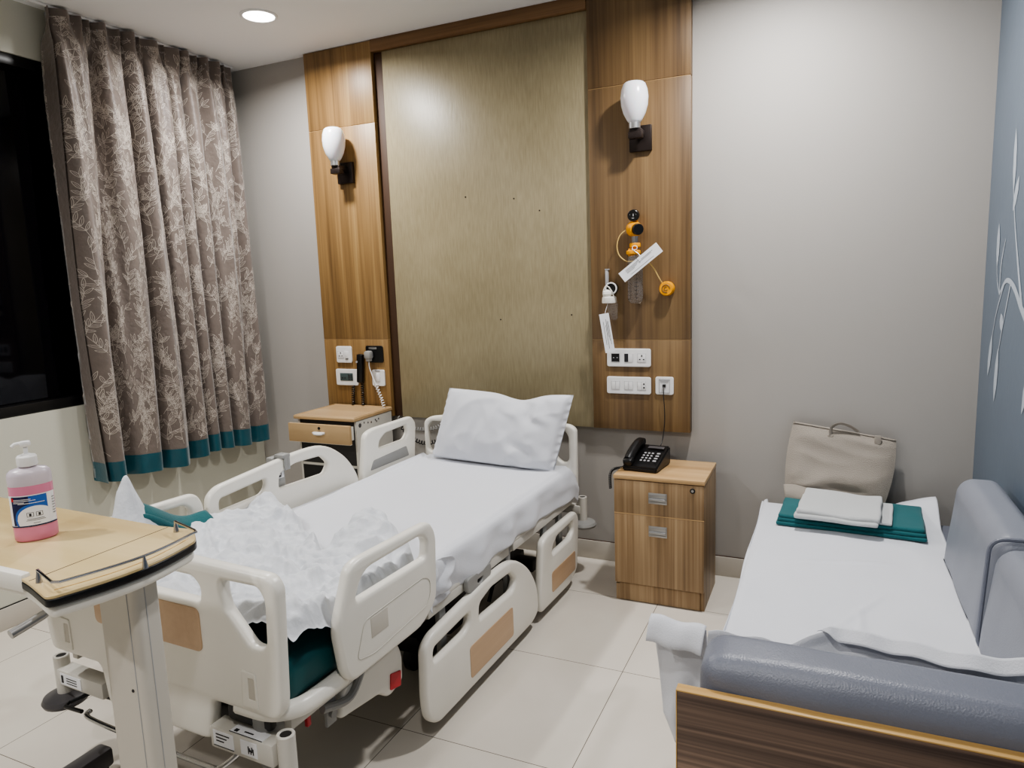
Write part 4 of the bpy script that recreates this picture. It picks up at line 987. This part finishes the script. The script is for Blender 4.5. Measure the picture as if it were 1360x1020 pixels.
# sheet on sofa
def ssheet(a, b):
    # a across from hanging left to back, b along y
    y = 1.512+b*(3.345-1.512); s = a*.80
    hang = .10
    if s < hang: x = -.262+.004*math.sin(y*9); z = .432-(hang-s)+.004*math.sin(y*7)
    elif s < hang+.03: q = (s-hang)/.03*PI/2; x = -.262+.02*(1-math.cos(q)); z = .416+.02*math.sin(q)
    else: x = -.242+(s-hang-.03); z = .4345
    if s > hang+.03:
        z += .0050*ridge(x*1.5, y*.8, 2, 2.5)+.0030*nz(x*2, y*3, 4, 2)+.0022*ridge(x, y*.6, 8, 6)
        for (x0, y0, x1, y1) in ((.02, 2.1, .2, 2.45), (-.1, 2.62, .25, 2.7), (.1, 2.0, .11, 2.3)):
            dx, dy = x1-x0, y1-y0; L2 = dx*dx+dy*dy; q = max(0, min(1, ((x-x0)*dx+(y-y0)*dy)/L2)); d = math.hypot(x-x0-q*dx, y-y0-q*dy); z += .006*math.exp(-(d/.012)**2)*math.sin(q*PI)
        # corner flares up at the far right
        z += .075*sm((x-.15)/.3)*sm((y-3.12)/.2)
        y2 = y
        if y > 3.285: z += -.03*sm((y-3.285)/.05)*(1-sm((x-.1)/.2))
        # bunched against the arm
        z += .05*sm((1.66-y)/.14)*(.6+.4*math.sin(x*9))
    if x > .395 and y < 2.83: x = .395
    return Vector((min(x, .53), y, z))
m = MB(); m.grid(ssheet, 130, 200)
# upturned wavy edge along the arm cushion
def ruff(a, b):
    x = -.235+a*.60; zt = lerp_tab([(0, .672), (.27, .672), (.42, .722), (.62, .716), (.8, .718), (1, .718)], a)
    z = .44+(zt-.44)*b; y = 1.522+.055*(1-b)**2+.016*math.sin(a*13)*b*(1-.3*b)+.012*(b > .85)+.02*math.exp(-((a-.45)/.07)**2)*b
    return Vector((x, y+.010*b, z+.004*math.sin(a*40)*b))
m.grid(ruff, 120, 24)
# turned-over band at the top of that edge
def band(a, b):
    a2 = .38+a*.62; p = ruff(a2, 1.0); return Vector((p.x, p.y+.002-.028*b*sm(a/.12), p.z+.004-.022*b*sm(a/.12)+.003*math.sin(a*25)))
m.grid(band, 80, 6)
ss = m.build('bed_sheet', 'sheet', sharp=999, solid=.002); tag(ss, 'white sheet spread over the sofa bed seat with its hem bunched at the arm', 'bed sheet')
# hanging corner left of the arm
def hangc(a, b):
    xl = lerp_tab([(0, -.372), (.1, -.366), (.35, -.358), (.8, -.345), (1, -.318)], b); xr = lerp_tab([(0, -.24), (.3, -.238), (1, -.275)], b)
    x = xl+(xr-xl)*a; zb = .36+.03*a; zt = .668+.002*math.sin(a*9); z = zt+(zb-zt)*b
    y = 1.575-.02*a+.014*math.sin(a*7+b*3)*b+.003*nz(a*4, b*4, 2)
    return Vector((x, y, z))
def hangt(a, b):
    p = hangc(a, 0); return Vector((p.x-.004*b, p.y-.045*b+.003*math.sin(a*11)*b, p.z+.008-.048*b*b+.0012*math.sin(a*9+b*2)))
m = MB(); m.grid(hangc, 30, 40); m.grid(hangt, 30, 6)
m.grid(lambda a, b: Vector((-.24+.03*a, 1.57-.02*a, .645-.21*b+.03*a*(1-b))), 6, 12)
m.build('hanging_corner', 'sheet', ss, sharp=999, solid=.002)
m = MB(); m.grid(lambda a, b: Vector((-.30+.06*a, 1.55+.01*math.sin(a*5), .37-.25*b-.02*a)), 8, 12); o = m.build('blanket', 'teal', sharp=999, solid=.004); tag(o, 'dark teal cloth end hanging down behind the sofa end panel', 'blanket')

def softbox(m, lo, hi, r, amp, seed, n=36):
    lo = Vector(lo); hi = Vector(hi); c = (lo+hi)/2; d = (hi-lo)/2
    bm = bmesh.new(); bmesh.ops.create_cube(bm, size=2); bmesh.ops.subdivide_edges(bm, edges=bm.edges[:], cuts=n, use_grid_fill=True)
    for v in bm.verts:
        q = Vector([math.copysign(abs(t)**.7, t) for t in v.co]); p = Vector((q.x*d.x, q.y*d.y, q.z*d.z))
        inn = Vector([max(-(d[i]-r), min(d[i]-r, p[i])) for i in range(3)]); p = inn+(p-inn).normalized()*r+c
        p.z += amp*(nz(p.x*7, p.y*7, seed)+.5*ridge(p.x, p.y, seed, 7))*(1 if v.co.z > -.5 else .2)
        p.x += amp*nz(p.y*9, p.z*9, seed+3); p.y += amp*nz(p.x*9, p.z*9, seed+5)
        v.co = p
    m.bm(bm)
# folded teal blanket, towel, bag
t = thing('blanket', 'neatly folded teal blanket lying on the sofa bed under the white towel', 'blanket', (.10, 3.12, .44), math.radians(-3))
m = MB()
for k in range(3):
    z0 = .001+k*.0155; ins = .004*((k*7) % 3)
    def lay(a, b, z0=z0, ins=ins): pass
    softbox(m, (-.275+ins, -.155+ins, z0), (.268-ins, .16, z0+.0165), .0080, .0025, k*3)
m.build('folded_layers', 'teal', t)
t = thing('towel', 'folded white terry towel on top of the teal blanket', 'towel', (.055, 3.085, .491), math.radians(-5))
m = MB()
for k in range(2): softbox(m, (-.155+.008*k, -.165+.006*k, .001+k*.016), (.150+.004*k, .165, .020+k*.018), .0092, .006, 7+k*.3)
softbox(m, (.10, -.11, .0), (.195, .15, .012), .0058, .004, 3)
m.build('folded_terry', 'towel', t)
t = thing('tote_bag', 'beige canvas tote bag slumped against the wall behind the folded blanket', 'bag', (.05, 3.31, .43))
bc = {'bl': Vector((-.215, -.03, .055)), 'br': Vector((.185, -.02, .045)), 'tl': Vector((-.187, .062, .375)), 'tr': Vector((.222, .062, .315))}
def bagf(side):
    def f(a, b):
        p = (bc['bl']*(1-a)+bc['br']*a)*(1-b)+(bc['tl']*(1-a)+bc['tr']*a)*b
        s = a*2-1; e = (1-abs(s)**5)*(1-abs(2*b-1)**6)
        p.x += .012*(1-abs(s))*0+.014*s*math.sin(b*3)
        n = Vector((0, -1, .25)).normalized()
        th = .018*e+.012*math.exp(-((b-.25)/.2)**2)*e
        wr = .008*ridge(a*.8, b, 2, 3.5)*e+.010*math.exp(-((b-.12-.05*math.sin(a*4))/.05)**2)*math.sin(a*6+1)*e
        if side > 0: p += n*(th+wr)
        else: p -= n*.004*e
        p.y = min(p.y, .098); return p
    return f
m = MB(); m.grid(bagf(1), 60, 50); m.grid(bagf(-1), 60, 50)
m.tube([bagf(1)(k/30, .985)+Vector((0, -.004, .0)) for k in range(31)], .003, 6)
m.build('bag_body', 'canvas', t, sharp=999)
# slumped lower fold
def fold2(a, b):
    q = b*PI; x = -.22+a*.38+.02*b; return Vector((x, -.05-.055*math.sin(q)*(.6+.4*math.sin(a*3)), .012+.075*(1-b)*(1-.25*a)+.02*math.sin(a*5+1)*(1-b)+.004*nz(a*5, b*5)))
m = MB(); m.grid(fold2, 50, 24); m.build('bag_base', 'canvas', t, sharp=999, solid=.006)
m = MB(); A_ = bagf(1)(.38, .93); B_ = bagf(1)(.62, .96)
m.tube(smooth_path([A_+Vector((.0, -.006, -.02)), A_+Vector((.004, -.008, .025)), A_+Vector((.035, -.010, .045)), A_+Vector((.075, -.004, .035)), A_+Vector((.11, .004, .01))]), .010, 8, flat=.35)
m.box(tuple(A_+Vector((-.012, -.012, -.03))), tuple(A_+Vector((.012, -.004, -.008))), .002)
C_ = bagf(1)(.83, .93); m.box(tuple(C_+Vector((-.014, -.012, -.02))), tuple(C_+Vector((.012, -.003, .025))), .003)
m.build('handle', 'canvas', t)

# ------------------------------------------------------------------ camera, world, view
cam = bpy.data.cameras.new('camera'); co = bpy.data.objects.new('camera', cam); COL.objects.link(co); SC.camera = co
yaw, pit, rol = -0.4287123, 0.14555138, 0.03574488
fw = Vector((math.sin(yaw)*math.cos(pit), math.cos(yaw)*math.cos(pit), -math.sin(pit)))
r_ = Vector((math.cos(yaw), -math.sin(yaw), 0)); d_ = fw.cross(r_)
r2 = r_*math.cos(rol)+d_*math.sin(rol); d2 = -r_*math.sin(rol)+d_*math.cos(rol)
R3 = Matrix((r2, -d2, -fw)).transposed().to_4x4()
co.matrix_world = Matrix.Translation((0, 0, 1.48)) @ R3
cam.sensor_width = 36; cam.sensor_fit = 'HORIZONTAL'; cam.lens = 930.6535/1360*36; cam.clip_start = .02
wd = bpy.data.worlds.new('world'); SC.world = wd; wd.use_nodes = True
wd.node_tree.nodes['Background'].inputs[0].default_value = (.004, .005, .008, 1)
SC.view_settings.view_transform = 'AgX'; SC.view_settings.look = 'AgX - Medium High Contrast'
SC.view_settings.exposure = -0.15
